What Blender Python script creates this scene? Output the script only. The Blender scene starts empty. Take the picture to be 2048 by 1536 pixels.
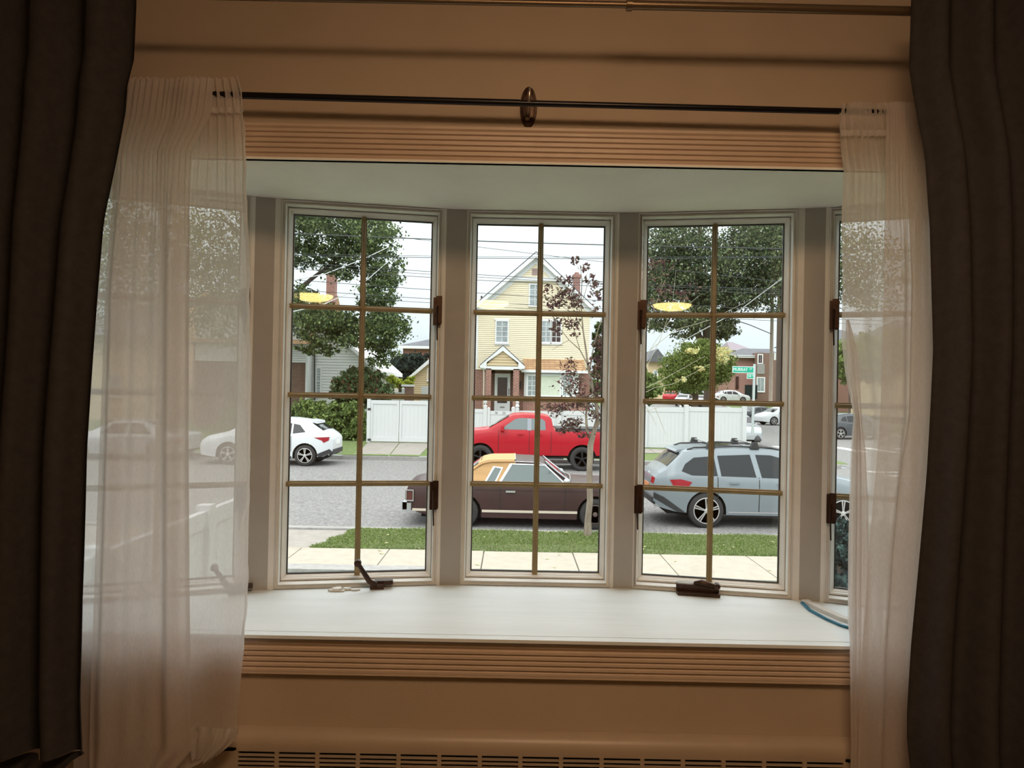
import bpy, bmesh, math, random
import numpy as np
from mathutils import Vector, Matrix
random.seed(7); RNG = np.random.default_rng(7)
PI = math.pi
S = bpy.context.scene
COL = S.collection
# ------------------------------------------------------------------ camera
FPX = 1450.0
CAMZ = 1.53
PITCH = math.atan(10 / FPX)
ROLL = math.radians(1.1)
cam_d = bpy.data.cameras.new('camera'); cam = bpy.data.objects.new('camera', cam_d); COL.objects.link(cam)
cam_d.sensor_width = 36; cam_d.lens = FPX / 2048 * 36; cam_d.clip_end = 600; cam_d.clip_start = .05
cam.matrix_world = Matrix.Translation((0, 0, CAMZ)) @ Matrix.Rotation(PI / 2 + PITCH, 4, 'X') @ Matrix.Rotation(ROLL, 4, 'Z')
S.camera = cam
# ------------------------------------------------------------------ sky, light, exposure
w = bpy.data.worlds.new('sky'); S.world = w; w.use_nodes = True
nt = w.node_tree; nt.nodes.clear()
out = nt.nodes.new('ShaderNodeOutputWorld'); bg = nt.nodes.new('ShaderNodeBackground')
tc = nt.nodes.new('ShaderNodeTexCoord'); sep = nt.nodes.new('ShaderNodeSeparateXYZ')
nt.links.new(tc.outputs['Generated'], sep.inputs[0])
ramp = nt.nodes.new('ShaderNodeValToRGB')
ramp.color_ramp.elements[0].position = 0.0; ramp.color_ramp.elements[0].color = (.78, .86, .91, 1)
ramp.color_ramp.elements[1].position = .9; ramp.color_ramp.elements[1].color = (1.0, 1.0, 1.0, 1)
nt.links.new(sep.outputs[2], ramp.inputs[0])
nz = nt.nodes.new('ShaderNodeTexNoise'); nz.inputs['Scale'].default_value = 3.5; nz.inputs['Detail'].default_value = 4
mp = nt.nodes.new('ShaderNodeMapping'); mp.inputs['Scale'].default_value = (1, 1, 3)
nt.links.new(tc.outputs['Generated'], mp.inputs[0]); nt.links.new(mp.outputs[0], nz.inputs['Vector'])
cl = nt.nodes.new('ShaderNodeMapRange'); cl.inputs[1].default_value = .3; cl.inputs[2].default_value = .7
cl.inputs[3].default_value = .93; cl.inputs[4].default_value = 1.08
nt.links.new(nz.outputs[0], cl.inputs[0])
# overcast sky: radiance rises towards the zenith (CIE overcast)
gr = nt.nodes.new('ShaderNodeMapRange'); gr.inputs[1].default_value = 0; gr.inputs[2].default_value = 1
gr.inputs[3].default_value = 1.03; gr.inputs[4].default_value = 4.0
nt.links.new(sep.outputs[2], gr.inputs[0])
mu = nt.nodes.new('ShaderNodeMath'); mu.operation = 'MULTIPLY'
nt.links.new(cl.outputs[0], mu.inputs[0]); nt.links.new(gr.outputs[0], mu.inputs[1])
nt.links.new(ramp.outputs[0], bg.inputs[0]); nt.links.new(mu.outputs[0], bg.inputs[1])
nt.links.new(bg.outputs[0], out.inputs[0])
sun_d = bpy.data.lights.new('sun', 'SUN'); sun_d.energy = 1.1; sun_d.angle = math.radians(45); sun_d.color = (1, .95, .88)
sun = bpy.data.objects.new('sun', sun_d); COL.objects.link(sun)
sun.rotation_euler = (math.radians(52), 0, math.radians(-28))
sun.location = (0, -8, 30)
S.view_settings.view_transform = 'Standard'; S.view_settings.look = 'None'
S.view_settings.gamma = 1; S.view_settings.exposure = 0.0; S.view_settings.use_curve_mapping = False
LAMP_A, FILL_LAMP = 16.0, 21.0  # strengths of the reflected ceiling lamp and the added fill lamp
S.cycles.max_bounces = 8; S.cycles.transparent_max_bounces = 24; S.cycles.diffuse_bounces = 4
S.cycles.use_denoising = True

# ------------------------------------------------------------------ pixel helpers (measuring only: pixel + depth -> world point)
def P(px, py, Y):
    dx, dy = px - 1024, py - 768
    u = dx * math.cos(ROLL) + dy * math.sin(ROLL); v = -dx * math.sin(ROLL) + dy * math.cos(ROLL)
    dz = -v * math.cos(PITCH) + FPX * math.sin(PITCH); dyy = FPX * math.cos(PITCH) + v * math.sin(PITCH)
    k = Y / dyy
    return Vector((u * k, Y, CAMZ + dz * k))
def wx(px, py, Y): return P(px, py, Y).x
def wz(px, py, Y): return P(px, py, Y).z

# ------------------------------------------------------------------ materials
MATS = {}
def mat(name, col, rough=.6, metal=0, var=0, vscale=6, bump=0, bscale=40, spec=.5, col2=None, emit=None, es=0, coat=0, stretch=None):
    m = bpy.data.materials.new(name); m.use_nodes = True; MATS[name] = m
    t = m.node_tree; b = t.nodes['Principled BSDF']
    b.inputs['Base Color'].default_value = (*col, 1); b.inputs['Roughness'].default_value = rough
    b.inputs['Metallic'].default_value = metal; b.inputs['Specular IOR Level'].default_value = spec
    b.inputs['Coat Weight'].default_value = coat
    if emit: b.inputs['Emission Color'].default_value = (*emit, 1); b.inputs['Emission Strength'].default_value = es
    if var or bump or col2:
        co = t.nodes.new('ShaderNodeTexCoord'); vec = co.outputs['Object']
        if stretch:
            mpn = t.nodes.new('ShaderNodeMapping'); mpn.inputs['Scale'].default_value = stretch
            t.links.new(vec, mpn.inputs[0]); vec = mpn.outputs[0]
    if var or col2:
        n = t.nodes.new('ShaderNodeTexNoise'); n.inputs['Scale'].default_value = vscale; n.inputs['Detail'].default_value = 6
        n.inputs['Roughness'].default_value = .65
        t.links.new(vec, n.inputs['Vector'])
        r = t.nodes.new('ShaderNodeValToRGB'); r.color_ramp.elements[0].position = .35; r.color_ramp.elements[1].position = .65
        a = col2 if col2 else [max(0, c * (1 - var)) for c in col]; bb = col if col2 else [min(1, c * (1 + var)) for c in col]
        r.color_ramp.elements[0].color = (*a, 1); r.color_ramp.elements[1].color = (*bb, 1)
        t.links.new(n.outputs[0], r.inputs[0]); t.links.new(r.outputs[0], b.inputs['Base Color'])
    if bump:
        n2 = t.nodes.new('ShaderNodeTexNoise'); n2.inputs['Scale'].default_value = bscale; n2.inputs['Detail'].default_value = 4
        t.links.new(vec, n2.inputs['Vector'])
        bp = t.nodes.new('ShaderNodeBump'); bp.inputs['Strength'].default_value = bump; bp.inputs['Distance'].default_value = .01
        t.links.new(n2.outputs[0], bp.inputs['Height']); t.links.new(bp.outputs[0], b.inputs['Normal'])
    return m
def brick_mat(name, c1, c2, mortar, bw=.21, bh=.075, off=.5, ms=.012, rough=.9):
    m = bpy.data.materials.new(name); m.use_nodes = True; MATS[name] = m
    t = m.node_tree; b = t.nodes['Principled BSDF']; b.inputs['Roughness'].default_value = rough
    co = t.nodes.new('ShaderNodeTexCoord'); sx = t.nodes.new('ShaderNodeSeparateXYZ'); ad = t.nodes.new('ShaderNodeMath')
    t.links.new(co.outputs['Object'], sx.inputs[0]); t.links.new(sx.outputs[0], ad.inputs[0]); t.links.new(sx.outputs[1], ad.inputs[1])
    cb = t.nodes.new('ShaderNodeCombineXYZ'); t.links.new(ad.outputs[0], cb.inputs[0]); t.links.new(sx.outputs[2], cb.inputs[1])
    br = t.nodes.new('ShaderNodeTexBrick'); br.inputs['Scale'].default_value = 1; br.inputs['Brick Width'].default_value = bw
    br.inputs['Row Height'].default_value = bh; br.inputs['Mortar Size'].default_value = ms; br.offset = off
    br.inputs['Color1'].default_value = (*c1, 1); br.inputs['Color2'].default_value = (*c2, 1); br.inputs['Mortar'].default_value = (*mortar, 1)
    t.links.new(cb.outputs[0], br.inputs['Vector']); t.links.new(br.outputs['Color'], b.inputs['Base Color'])
    bp = t.nodes.new('ShaderNodeBump'); bp.inputs['Strength'].default_value = .5; bp.inputs['Distance'].default_value = .01; bp.invert = True
    t.links.new(br.outputs['Fac'], bp.inputs['Height']); t.links.new(bp.outputs[0], b.inputs['Normal'])
    return m
def leaf_mat(name, cols, transl=.35):
    m = bpy.data.materials.new(name); m.use_nodes = True; MATS[name] = m
    t = m.node_tree; t.nodes.clear()
    o = t.nodes.new('ShaderNodeOutputMaterial'); g = t.nodes.new('ShaderNodeNewGeometry'); r = t.nodes.new('ShaderNodeValToRGB')
    r.color_ramp.interpolation = 'CONSTANT'
    el = r.color_ramp.elements
    while len(el) < len(cols): el.new(.5)
    for i, c in enumerate(cols): el[i].position = i / len(cols); el[i].color = (*c, 1)
    t.links.new(g.outputs['Random Per Island'], r.inputs[0])
    d = t.nodes.new('ShaderNodeBsdfDiffuse'); tr = t.nodes.new('ShaderNodeBsdfTranslucent'); mx = t.nodes.new('ShaderNodeMixShader'); mx.inputs[0].default_value = transl
    t.links.new(r.outputs[0], d.inputs[0]); t.links.new(r.outputs[0], tr.inputs[0]); t.links.new(d.outputs[0], mx.inputs[1]); t.links.new(tr.outputs[0], mx.inputs[2])
    t.links.new(mx.outputs[0], o.inputs[0])
    return m
def glass_mat(name, tint=(.97, .99, .98), base=.045):
    m = bpy.data.materials.new(name); m.use_nodes = True; MATS[name] = m
    t = m.node_tree; t.nodes.clear()
    o = t.nodes.new('ShaderNodeOutputMaterial'); tr = t.nodes.new('ShaderNodeBsdfTransparent'); gl = t.nodes.new('ShaderNodeBsdfGlossy')
    gl.inputs['Roughness'].default_value = .02; tr.inputs[0].default_value = (*tint, 1)
    lw = t.nodes.new('ShaderNodeLayerWeight'); lw.inputs[0].default_value = .5
    pw = t.nodes.new('ShaderNodeMath'); pw.operation = 'POWER'; pw.inputs[1].default_value = 5
    t.links.new(lw.outputs['Facing'], pw.inputs[0])
    ma = t.nodes.new('ShaderNodeMath'); ma.operation = 'MULTIPLY_ADD'; ma.inputs[1].default_value = 1 - base; ma.inputs[2].default_value = base
    t.links.new(pw.outputs[0], ma.inputs[0])
    mx = t.nodes.new('ShaderNodeMixShader'); t.links.new(ma.outputs[0], mx.inputs[0]); t.links.new(tr.outputs[0], mx.inputs[1]); t.links.new(gl.outputs[0], mx.inputs[2])
    t.links.new(mx.outputs[0], o.inputs[0])
    return m
def sheer_mat(name, col, transp=.4, transl=.6):
    m = bpy.data.materials.new(name); m.use_nodes = True; MATS[name] = m
    t = m.node_tree; t.nodes.clear()
    o = t.nodes.new('ShaderNodeOutputMaterial'); tp = t.nodes.new('ShaderNodeBsdfTransparent'); d = t.nodes.new('ShaderNodeBsdfDiffuse')
    tl = t.nodes.new('ShaderNodeBsdfTranslucent'); m1 = t.nodes.new('ShaderNodeMixShader'); m2 = t.nodes.new('ShaderNodeMixShader')
    d.inputs[0].default_value = (*col, 1); tl.inputs[0].default_value = (*col, 1); m1.inputs[0].default_value = transl
    co = t.nodes.new('ShaderNodeTexCoord'); n = t.nodes.new('ShaderNodeTexNoise'); n.inputs['Scale'].default_value = 260; n.inputs['Detail'].default_value = 2
    mpn = t.nodes.new('ShaderNodeMapping'); mpn.inputs['Scale'].default_value = (1, 1, .3)
    t.links.new(co.outputs['Object'], mpn.inputs[0]); t.links.new(mpn.outputs[0], n.inputs['Vector'])
    # a thin weave covers more of the view the more it is seen edge-on
    lw = t.nodes.new('ShaderNodeLayerWeight'); lw.inputs[0].default_value = .5
    mr = t.nodes.new('ShaderNodeMapRange'); mr.inputs[1].default_value = .0; mr.inputs[2].default_value = .8; mr.inputs[3].default_value = 1 - transp; mr.inputs[4].default_value = .97
    t.links.new(lw.outputs['Facing'], mr.inputs[0])
    nr = t.nodes.new('ShaderNodeMapRange'); nr.inputs[3].default_value = -.08; nr.inputs[4].default_value = .08
    t.links.new(n.outputs[0], nr.inputs[0])
    ad = t.nodes.new('ShaderNodeMath'); ad.use_clamp = True; t.links.new(mr.outputs[0], ad.inputs[0]); t.links.new(nr.outputs[0], ad.inputs[1])
    t.links.new(d.outputs[0], m1.inputs[1]); t.links.new(tl.outputs[0], m1.inputs[2])
    t.links.new(ad.outputs[0], m2.inputs[0]); t.links.new(tp.outputs[0], m2.inputs[1]); t.links.new(m1.outputs[0], m2.inputs[2])
    t.links.new(m2.outputs[0], o.inputs[0])
    return m

wall_m = mat('warm_wall_paint', (.50, .40, .30), .75, var=.04, vscale=3, bump=.08, bscale=180)
ceil_m = mat('ceiling_paint', (.62, .56, .48), .85, var=.03, bump=.1, bscale=90)
floor_m = mat('floor_wood', (.16, .08, .04), .4, col2=(.09, .045, .022), vscale=5, stretch=(1, 12, 1))
trim_m = mat('casing_paint', (.62, .49, .38), .45, var=.04, vscale=8)
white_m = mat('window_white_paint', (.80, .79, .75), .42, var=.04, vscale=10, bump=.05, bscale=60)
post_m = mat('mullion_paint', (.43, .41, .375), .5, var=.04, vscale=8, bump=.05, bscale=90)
soffit_m = mat('head_board_paint', (.94, .92, .86), .6, var=.02)
seat_m = mat('seat_paint', (.85, .92, .95), .5, col2=(.79, .86, .88), vscale=4, bump=.12, bscale=25, stretch=(.4, 3, 1))
brass_m = mat('muntin_brass', (.28, .205, .095), .45, metal=.15, var=.15, vscale=20)
bronze_m = mat('bronze', (.06, .03, .018), .38, metal=.6, var=.3, vscale=30)
steel_m = mat('worn_steel', (.42, .38, .34), .3, metal=.9, var=.2, vscale=40)
rod_m = mat('black_rod', (.012, .01, .012), .3, metal=.4)
rod2_m = mat('antique_rod', (.20, .14, .085), .35, metal=.7)
drape_m = mat('dark_drape', (.050, .046, .046), .95, var=.12, vscale=40, bump=.2, bscale=400, spec=.1)
sheer_m = sheer_mat('sheer_voile', (.84, .79, .75), .30)
hem_m = sheer_mat('sheer_hem', (.80, .77, .74), .22)
glass_m = glass_mat('window_glass')
gasket_m = mat('gasket', (.03, .03, .028), .6)
tape_m = mat('blue_tape', (.01, .16, .27), .5, var=.2, vscale=30)
caulk_m = mat('caulk', (.75, .74, .7), .6, var=.06, bump=.3, bscale=80)
rad_m = mat('radiator_enamel', (.44, .35, .26), .4, var=.05, vscale=4)
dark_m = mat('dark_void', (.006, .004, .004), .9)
lamp_m = mat('lamp_glass', (.9, .85, .7), .4, emit=(1, .80, .28), es=LAMP_A)
fill_lamp_m = mat('fill_lamp_glass', (.9, .85, .7), .4, emit=(1, .64, .37), es=FILL_LAMP)
asphalt_m = mat('asphalt', (.43, .42, .41), .9, col2=(.20, .19, .185), vscale=14, bump=.6, bscale=60)
conc_m = mat('concrete_slab', (.72, .64, .52), .85, col2=(.62, .55, .44), vscale=5, bump=.25, bscale=60)
conc2_m = mat('concrete_apron', (.62, .56, .50), .85, col2=(.50, .45, .40), vscale=3, bump=.25, bscale=40)
curb_m = mat('concrete_curb', (.46, .44, .42), .9, var=.15, vscale=6, bump=.3, bscale=40)
soil_m = mat('lawn_soil', (.16, .22, .06), .95, col2=(.09, .13, .035), vscale=12, bump=.8, bscale=50)
farlawn_m = mat('far_lawn', (.19, .26, .08), .95, col2=(.12, .17, .05), vscale=5, bump=.8, bscale=30)
grass_m = leaf_mat('grass_blades', [(.21, .30, .08), (.28, .38, .12), (.37, .43, .19), (.15, .22, .06), (.46, .48, .27)], .4)
vinyl_m = mat('white_vinyl', (.80, .82, .83), .35, var=.015)
paint_white = mat('white_line_paint', (.8, .8, .78), .7, var=.1, vscale=10)
siding_y = mat('yellow_siding', (.80, .715, .53), .6, var=.02, vscale=3)
siding_w = mat('white_siding', (.80, .80, .79), .6, var=.02, vscale=3)
siding_t = mat('tan_siding', (.70, .55, .34), .6, var=.02, vscale=3)
hwhite_m = mat('house_white_trim', (.76, .77, .78), .5, var=.03)
brick_r = brick_mat('red_brick', (.34, .12, .085), (.22, .075, .06), (.42, .33, .29))
brick_d = brick_mat('brown_brick', (.20, .10, .07), (.15, .07, .05), (.26, .19, .16))
shingle_t = brick_mat('tan_shingle', (.46, .29, .15), (.33, .19, .10), (.22, .13, .08), bw=.3, bh=.12, ms=.014)
shingle_g = brick_mat('grey_shingle', (.15, .155, .17), (.11, .115, .13), (.07, .07, .08), bw=.3, bh=.14, ms=.012)
hglass_m = mat('house_glass', (.30, .34, .35), .12, var=.25, vscale=2, spec=.8)
hdark_m = mat('house_dark_glass', (.05, .025, .022), .2, spec=.6)
hcurt_m = mat('house_pale_blind', (.62, .66, .55), .5, var=.05)  # even pale colour of the blind in the bay window
bark_m = mat('bark', (.30, .25, .19), .95, col2=(.17, .13, .10), vscale=14, bump=1, bscale=40, stretch=(1, 1, .25))
barkd_m = mat('dark_bark', (.13, .09, .07), .95, col2=(.07, .05, .04), vscale=10, bump=1, bscale=30)
twig_m = mat('pale_twig', (.40, .36, .28), .9)
lf_oak = leaf_mat('oak_leaves', [(.07, .10, .05), (.11, .155, .065), (.19, .25, .10), (.045, .065, .04), (.27, .33, .15), (.08, .11, .055)])
lf_oak2 = leaf_mat('maple_leaves', [(.07, .10, .055), (.11, .145, .075), (.20, .24, .12), (.085, .08, .06), (.27, .31, .17), (.05, .07, .045)])
lf_hedge = leaf_mat('hedge_leaves', [(.15, .21, .07), (.11, .16, .055), (.22, .29, .09), (.09, .12, .045), (.26, .33, .12)], .25)
lf_bush = leaf_mat('laurel_leaves', [(.10, .16, .07), (.14, .20, .09), (.23, .30, .15), (.075, .12, .055), (.16, .08, .05)], .2)
lf_dark = leaf_mat('dark_conifer', [(.035, .05, .045), (.05, .07, .055), (.025, .035, .035), (.06, .065, .05)], .2)
lf_yel = leaf_mat('lime_leaves', [(.45, .50, .08), (.36, .42, .07), (.55, .58, .14), (.28, .36, .07)])
lf_gold = leaf_mat('golden_rain_leaves', [(.15, .21, .06), (.20, .27, .08), (.11, .15, .05), (.26, .31, .10), (.19, .24, .09)])
lf_bloom = leaf_mat('gold_blooms', [(.75, .58, .25), (.78, .72, .38), (.70, .66, .40), (.66, .72, .35)])
lf_plum = leaf_mat('plum_leaves', [(.10, .045, .05), (.16, .08, .07), (.07, .035, .045), (.20, .13, .10), (.10, .09, .06)], .3)
lf_fall = leaf_mat('fallen_leaf_colours', [(.62, .55, .22), (.5, .38, .14), (.68, .64, .35), (.35, .2, .1)], .1)
lf_near = leaf_mat('yew_leaves', [(.02, .035, .035), (.035, .06, .055), (.06, .10, .09), (.015, .02, .02)], .2)
wire_m = mat('wire_black', (.04, .045, .05), .6)
wirew_m = mat('wire_white', (.6, .62, .62), .5)
pole_m = mat('utility_pole_wood', (.42, .34, .28), .9, var=.15, vscale=8, stretch=(1, 1, .2))
sign_m = mat('sign_green', (.0, .36, .23), .4)
signw_m = mat('sign_white', (.85, .88, .86), .4)
galv_m = mat('galvanised', (.55, .60, .60), .4, metal=.5)
rubber_m = mat('tyre_rubber', (.028, .026, .026), .8)
alloy_m = mat('alloy', (.62, .60, .58), .3, metal=.6)
blackalloy_m = mat('black_alloy', (.02, .02, .022), .35, metal=.4)
hub_m = mat('steel_hub', (.14, .10, .085), .5, metal=.4)
chrome_m = mat('chrome', (.70, .71, .73), .28, metal=.85)
carglass_m = mat('car_glass', (.018, .02, .022), .05, spec=.35)
carglass2_m = mat('car_glass_pale', (.13, .16, .16), .05, spec=.6, coat=.3)
plastic_m = mat('black_plastic', (.03, .03, .032), .55)
seam_m = mat('seam', (.02, .015, .015), .8)
red_lens = mat('red_lens', (.30, .012, .02), .2, spec=.4)
amber_m = mat('orange_plate', (.65, .24, .08), .5)
under_m = mat('underbody', (.012, .012, .012), .9)
p_brown = mat('paint_brown', (.052, .026, .024), .42, coat=.12, spec=.3, var=.06, vscale=3)
p_silver = mat('paint_silver_blue', (.28, .32, .35), .35, metal=.2, coat=.3, var=.01)
p_red = mat('paint_red', (.40, .006, .016), .35, coat=.25, spec=.3)
p_white = mat('paint_white', (.74, .77, .79), .3, coat=.4, var=.005)
p_grey = mat('paint_dark_grey', (.06, .065, .075), .3, coat=.6)
p_mid = mat('paint_mid_silver', (.42, .44, .46), .3, metal=.3, coat=.5)
vinyl_roof = mat('tan_vinyl_roof', (.60, .35, .15), .7, var=.10, vscale=5, bump=.3, bscale=60, stretch=(.3, 3, 1))
cream_m = mat('cream_strip', (.60, .52, .42), .5)

EXTK = {'asphalt': .62, 'concrete_slab': .54, 'concrete_apron': .50, 'concrete_curb': .62, 'lawn_soil': .7, 'far_lawn': .75, 'grass_blades': .80, 'white_vinyl': .74,
        'yellow_siding': 1.0, 'tan_siding': .9, 'tan_vinyl_roof': .85, 'paint_silver_blue': .8, 'paint_white': .86, 'white_siding': .95, 'fallen_leaf_colours': .7, 'sheer_voile': 1}
for n_, k_ in EXTK.items():
    for nd in MATS[n_].node_tree.nodes:
        if nd.type == 'VALTORGB':
            for e_ in nd.color_ramp.elements: e_.color = [c * k_ for c in e_.color[:3]] + [1]
# ------------------------------------------------------------------ mesh helpers
class MB:
    def __init__(s): s.v = []; s.f = []; s.mi = []
    def add(s, vs, fs, mi=0):
        o = len(s.v); s.v += [tuple(v) for v in vs]; s.f += [tuple(i + o for i in f) for f in fs]; s.mi += [mi] * len(fs); return s
    def box(s, x0, x1, y0, y1, z0, z1, mi=0):
        return s.add([(x0, y0, z0), (x1, y0, z0), (x1, y1, z0), (x0, y1, z0), (x0, y0, z1), (x1, y0, z1), (x1, y1, z1), (x0, y1, z1)],
                     [(0, 3, 2, 1), (4, 5, 6, 7), (0, 1, 5, 4), (1, 2, 6, 5), (2, 3, 7, 6), (3, 0, 4, 7)], mi)
    def prism(s, pts, y0, y1, mi=0):      # pts in (x,z), counter-clockwise seen from -y
        n = len(pts)
        vs = [(x, y0, z) for x, z in pts] + [(x, y1, z) for x, z in pts]
        fs = [tuple(range(n)), tuple(range(2 * n - 1, n - 1, -1))] + [(i, i + n, (i + 1) % n + n, (i + 1) % n) for i in range(n)]
        return s.add(vs, fs, mi)
    def slab(s, pts, z0, z1, mi=0):       # pts in (x,y)
        n = len(pts)
        vs = [(x, y, z0) for x, y in pts] + [(x, y, z1) for x, y in pts]
        fs = [tuple(range(n - 1, -1, -1)), tuple(range(n, 2 * n))] + [(i, (i + 1) % n, (i + 1) % n + n, i + n) for i in range(n)]
        return s.add(vs, fs, mi)
    def tube(s, pts, rs, n=8, mi=0, caps=True):
        pts = [Vector(p) for p in pts]
        if not isinstance(rs, (list, tuple)): rs = [rs] * len(pts)
        vs, fs = [], []
        up = None
        for i, p in enumerate(pts):
            d = (pts[min(i + 1, len(pts) - 1)] - pts[max(i - 1, 0)]).normalized()
            if up is None: up = Vector((0, 0, 1)) if abs(d.z) < .9 else Vector((1, 0, 0))
            a = d.cross(up).normalized(); b = a.cross(d).normalized(); up = b
            for k in range(n):
                t = 2 * PI * k / n; vs.append(p + (a * math.cos(t) + b * math.sin(t)) * rs[i])
        for i in range(len(pts) - 1):
            for k in range(n): fs.append((i * n + k, i * n + (k + 1) % n, (i + 1) * n + (k + 1) % n, (i + 1) * n + k))
        if caps: fs.append(tuple(range(n - 1, -1, -1))); fs.append(tuple((len(pts) - 1) * n + k for k in range(n)))
        return s.add(vs, fs, mi)
    def lathe(s, prof, c, axis='Z', n=24, mi=0):   # prof (r,h)
        vs, fs = [], []
        for r, h in prof:
            for k in range(n):
                t = 2 * PI * k / n; a, b = r * math.cos(t), r * math.sin(t)
                vs.append((c[0] + a, c[1] + b, c[2] + h) if axis == 'Z' else (c[0] + a, c[1] + h, c[2] + b))
        for i in range(len(prof) - 1):
            for k in range(n): fs.append((i * n + k, i * n + (k + 1) % n, (i + 1) * n + (k + 1) % n, (i + 1) * n + k))
        fs.append(tuple(range(n - 1, -1, -1))); fs.append(tuple((len(prof) - 1) * n + k for k in range(n)))
        return s.add(vs, fs, mi)
    def frame(s, x0, x1, z0, z1, prof, mi=0):      # mitred sweep; prof = (inset, y)
        n = len(prof); vs = []
        for (ins, y) in prof:
            vs += [(x0 + ins, y, z0 + ins), (x1 - ins, y, z0 + ins), (x1 - ins, y, z1 - ins), (x0 + ins, y, z1 - ins)]
        fs = []
        for i in range(n - 1):
            for k in range(4): fs.append((i * 4 + k, i * 4 + (k + 1) % 4, (i + 1) * 4 + (k + 1) % 4, (i + 1) * 4 + k))
        return s.add(vs, fs, mi)
    def xf(s, M):
        s.v = [tuple(M @ Vector(v)) for v in s.v]; return s
def link(name, me, parent=None):
    o = bpy.data.objects.new(name, me); COL.objects.link(o)
    if parent: o.parent = parent
    return o
def tag(o, label=None, cat=None, group=None, kind=None):
    if label: o['label'] = label
    if cat: o['category'] = cat
    if group: o['group'] = group
    if kind: o['kind'] = kind
    return o
def obj(name, m, mats, parent=None, smooth=False, world=False, **k):
    if world and parent:
        inv = parent_matrix(parent).inverted(); m = MB().add([inv @ Vector(v) for v in m.v], m.f) if False else m
        m.v = [tuple(inv @ Vector(v)) for v in m.v]
    me = bpy.data.meshes.new(name); me.from_pydata(m.v, [], m.f)
    if not isinstance(mats, (list, tuple)): mats = [mats]
    for a in mats: me.materials.append(a)
    if len(mats) > 1: me.polygons.foreach_set('material_index', m.mi)
    me.validate(); me.update()
    bm = bmesh.new(); bm.from_mesh(me); bmesh.ops.recalc_face_normals(bm, faces=bm.faces); bm.to_mesh(me); bm.free()
    if smooth:
        me.shade_smooth()
        me.set_sharp_from_angle(angle=math.radians(38 if smooth is True else smooth))
    return tag(link(name, me, parent), **k)
def parent_matrix(p):
    M = p.matrix_basis.copy()
    while p.parent: p = p.parent; M = p.matrix_basis @ M
    return M
def thing(name, loc=(0, 0, 0), rz=0, **k):
    o = bpy.data.objects.new(name, None); COL.objects.link(o)
    o.matrix_basis = Matrix.Translation(loc) @ Matrix.Rotation(rz, 4, 'Z'); o.empty_display_size = .1
    return tag(o, **k)
def dup(o, M=None, parent=None, **k):
    c = o.copy(); COL.objects.link(c)
    if parent: c.parent = parent
    if M is not None: c.matrix_basis = M
    for ch in list(o.children): dup(ch, parent=c)
    return tag(c, **k)
def quads(name, V, m, parent=None, world=False, **k):       # V: N x 4 x 3, loose leaf-like quads
    V = np.asarray(V, dtype=np.float32)
    if world and parent:
        inv = np.array(parent_matrix(parent).inverted()); V = V @ inv[:3, :3].T + inv[:3, 3]
    n = len(V); me = bpy.data.meshes.new(name)
    me.vertices.add(n * 4); me.vertices.foreach_set('co', V.astype(np.float32).ravel())
    me.loops.add(n * 4); me.loops.foreach_set('vertex_index', np.arange(n * 4, dtype=np.int32))
    me.polygons.add(n); me.polygons.foreach_set('loop_start', np.arange(0, n * 4, 4, dtype=np.int32)); me.polygons.foreach_set('loop_total', np.full(n, 4, dtype=np.int32))
    me.update(calc_edges=True); me.materials.append(m)
    return tag(link(name, me, parent), **k)
def leaf_quads(C, size, elong=1.7, jit=.35):
    n = len(C)
    a = RNG.normal(size=(n, 3)); a /= np.linalg.norm(a, axis=1)[:, None]
    b = RNG.normal(size=(n, 3)); b -= (a * b).sum(1)[:, None] * a; b /= np.linalg.norm(b, axis=1)[:, None]
    sz = (size * (1 + jit * RNG.uniform(-1, 1, n)))[:, None]
    L, W = a * sz * elong * .5, b * sz * .5
    return np.stack([C - L, C + W - L * .1, C + L, C - W - L * .1], 1)
def blob_points(blobs, n, clump=.28, cl_n=40):
    """blobs: (px,py,rx_px,ry_px,Y,depth_m,weight) -> clumped points in world space"""
    out = []; tot = sum(b[6] for b in blobs)
    for (px, py, rx, ry, Y, dp, wt) in blobs:
        c = P(px, py, Y); sx = rx * Y / FPX; sz = ry * Y / FPX; k = int(n * wt / tot)
        nc = max(3, k // cl_n)
        d = RNG.normal(size=(nc, 3)); d /= np.linalg.norm(d, axis=1)[:, None]; r = RNG.uniform(.05, 1, nc) ** .45
        cc = d * r[:, None] * np.array([sx, dp, sz])
        idx = RNG.integers(0, nc, k); R = clump * min(sx, sz) * RNG.uniform(.5, 1.3, nc)[idx]
        p = cc[idx] + RNG.normal(size=(k, 3)) * R[:, None] * np.array([.8, .8, .45])
        out.append(p + np.array([c.x, c.y, c.z]))
    return np.concatenate(out)

# ================================================================== ROOM SHELL
WY = 2.01                       # inner face of the window wall
SEAT, HEAD = .848, 2.15
XL, XR = -1.40, 1.59            # opening
CX = .0945
J = [(-1.409, 2.182), (-.829, 2.404), (-.203, 2.514), (.397, 2.514), (.998, 2.404), (1.578, 2.182)]
RX0, RX1, RY0, CZ = -2.6, 2.7, -3.9, 2.74
m = MB()
T = .16
m.box(RX0, XL, WY, WY + T, 0, CZ); m.box(XR, RX1, WY, WY + T, 0, CZ); m.box(XL, XR, WY, WY + T, HEAD + .03, CZ); m.box(XL, XR, WY, WY + T, 0, SEAT - .04)
obj('wall_front', m, wall_m, kind='structure', label='warm beige wall around the bow window')
obj('wall_left', MB().box(RX0 - .1, RX0, RY0, WY + T, 0, CZ), wall_m, kind='structure')
obj('wall_right', MB().box(RX1, RX1 + .1, RY0, WY + T, 0, CZ), wall_m, kind='structure')
obj('wall_back', MB().box(RX0, RX1, RY0 - .1, RY0, 0, CZ), wall_m, kind='structure')
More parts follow.
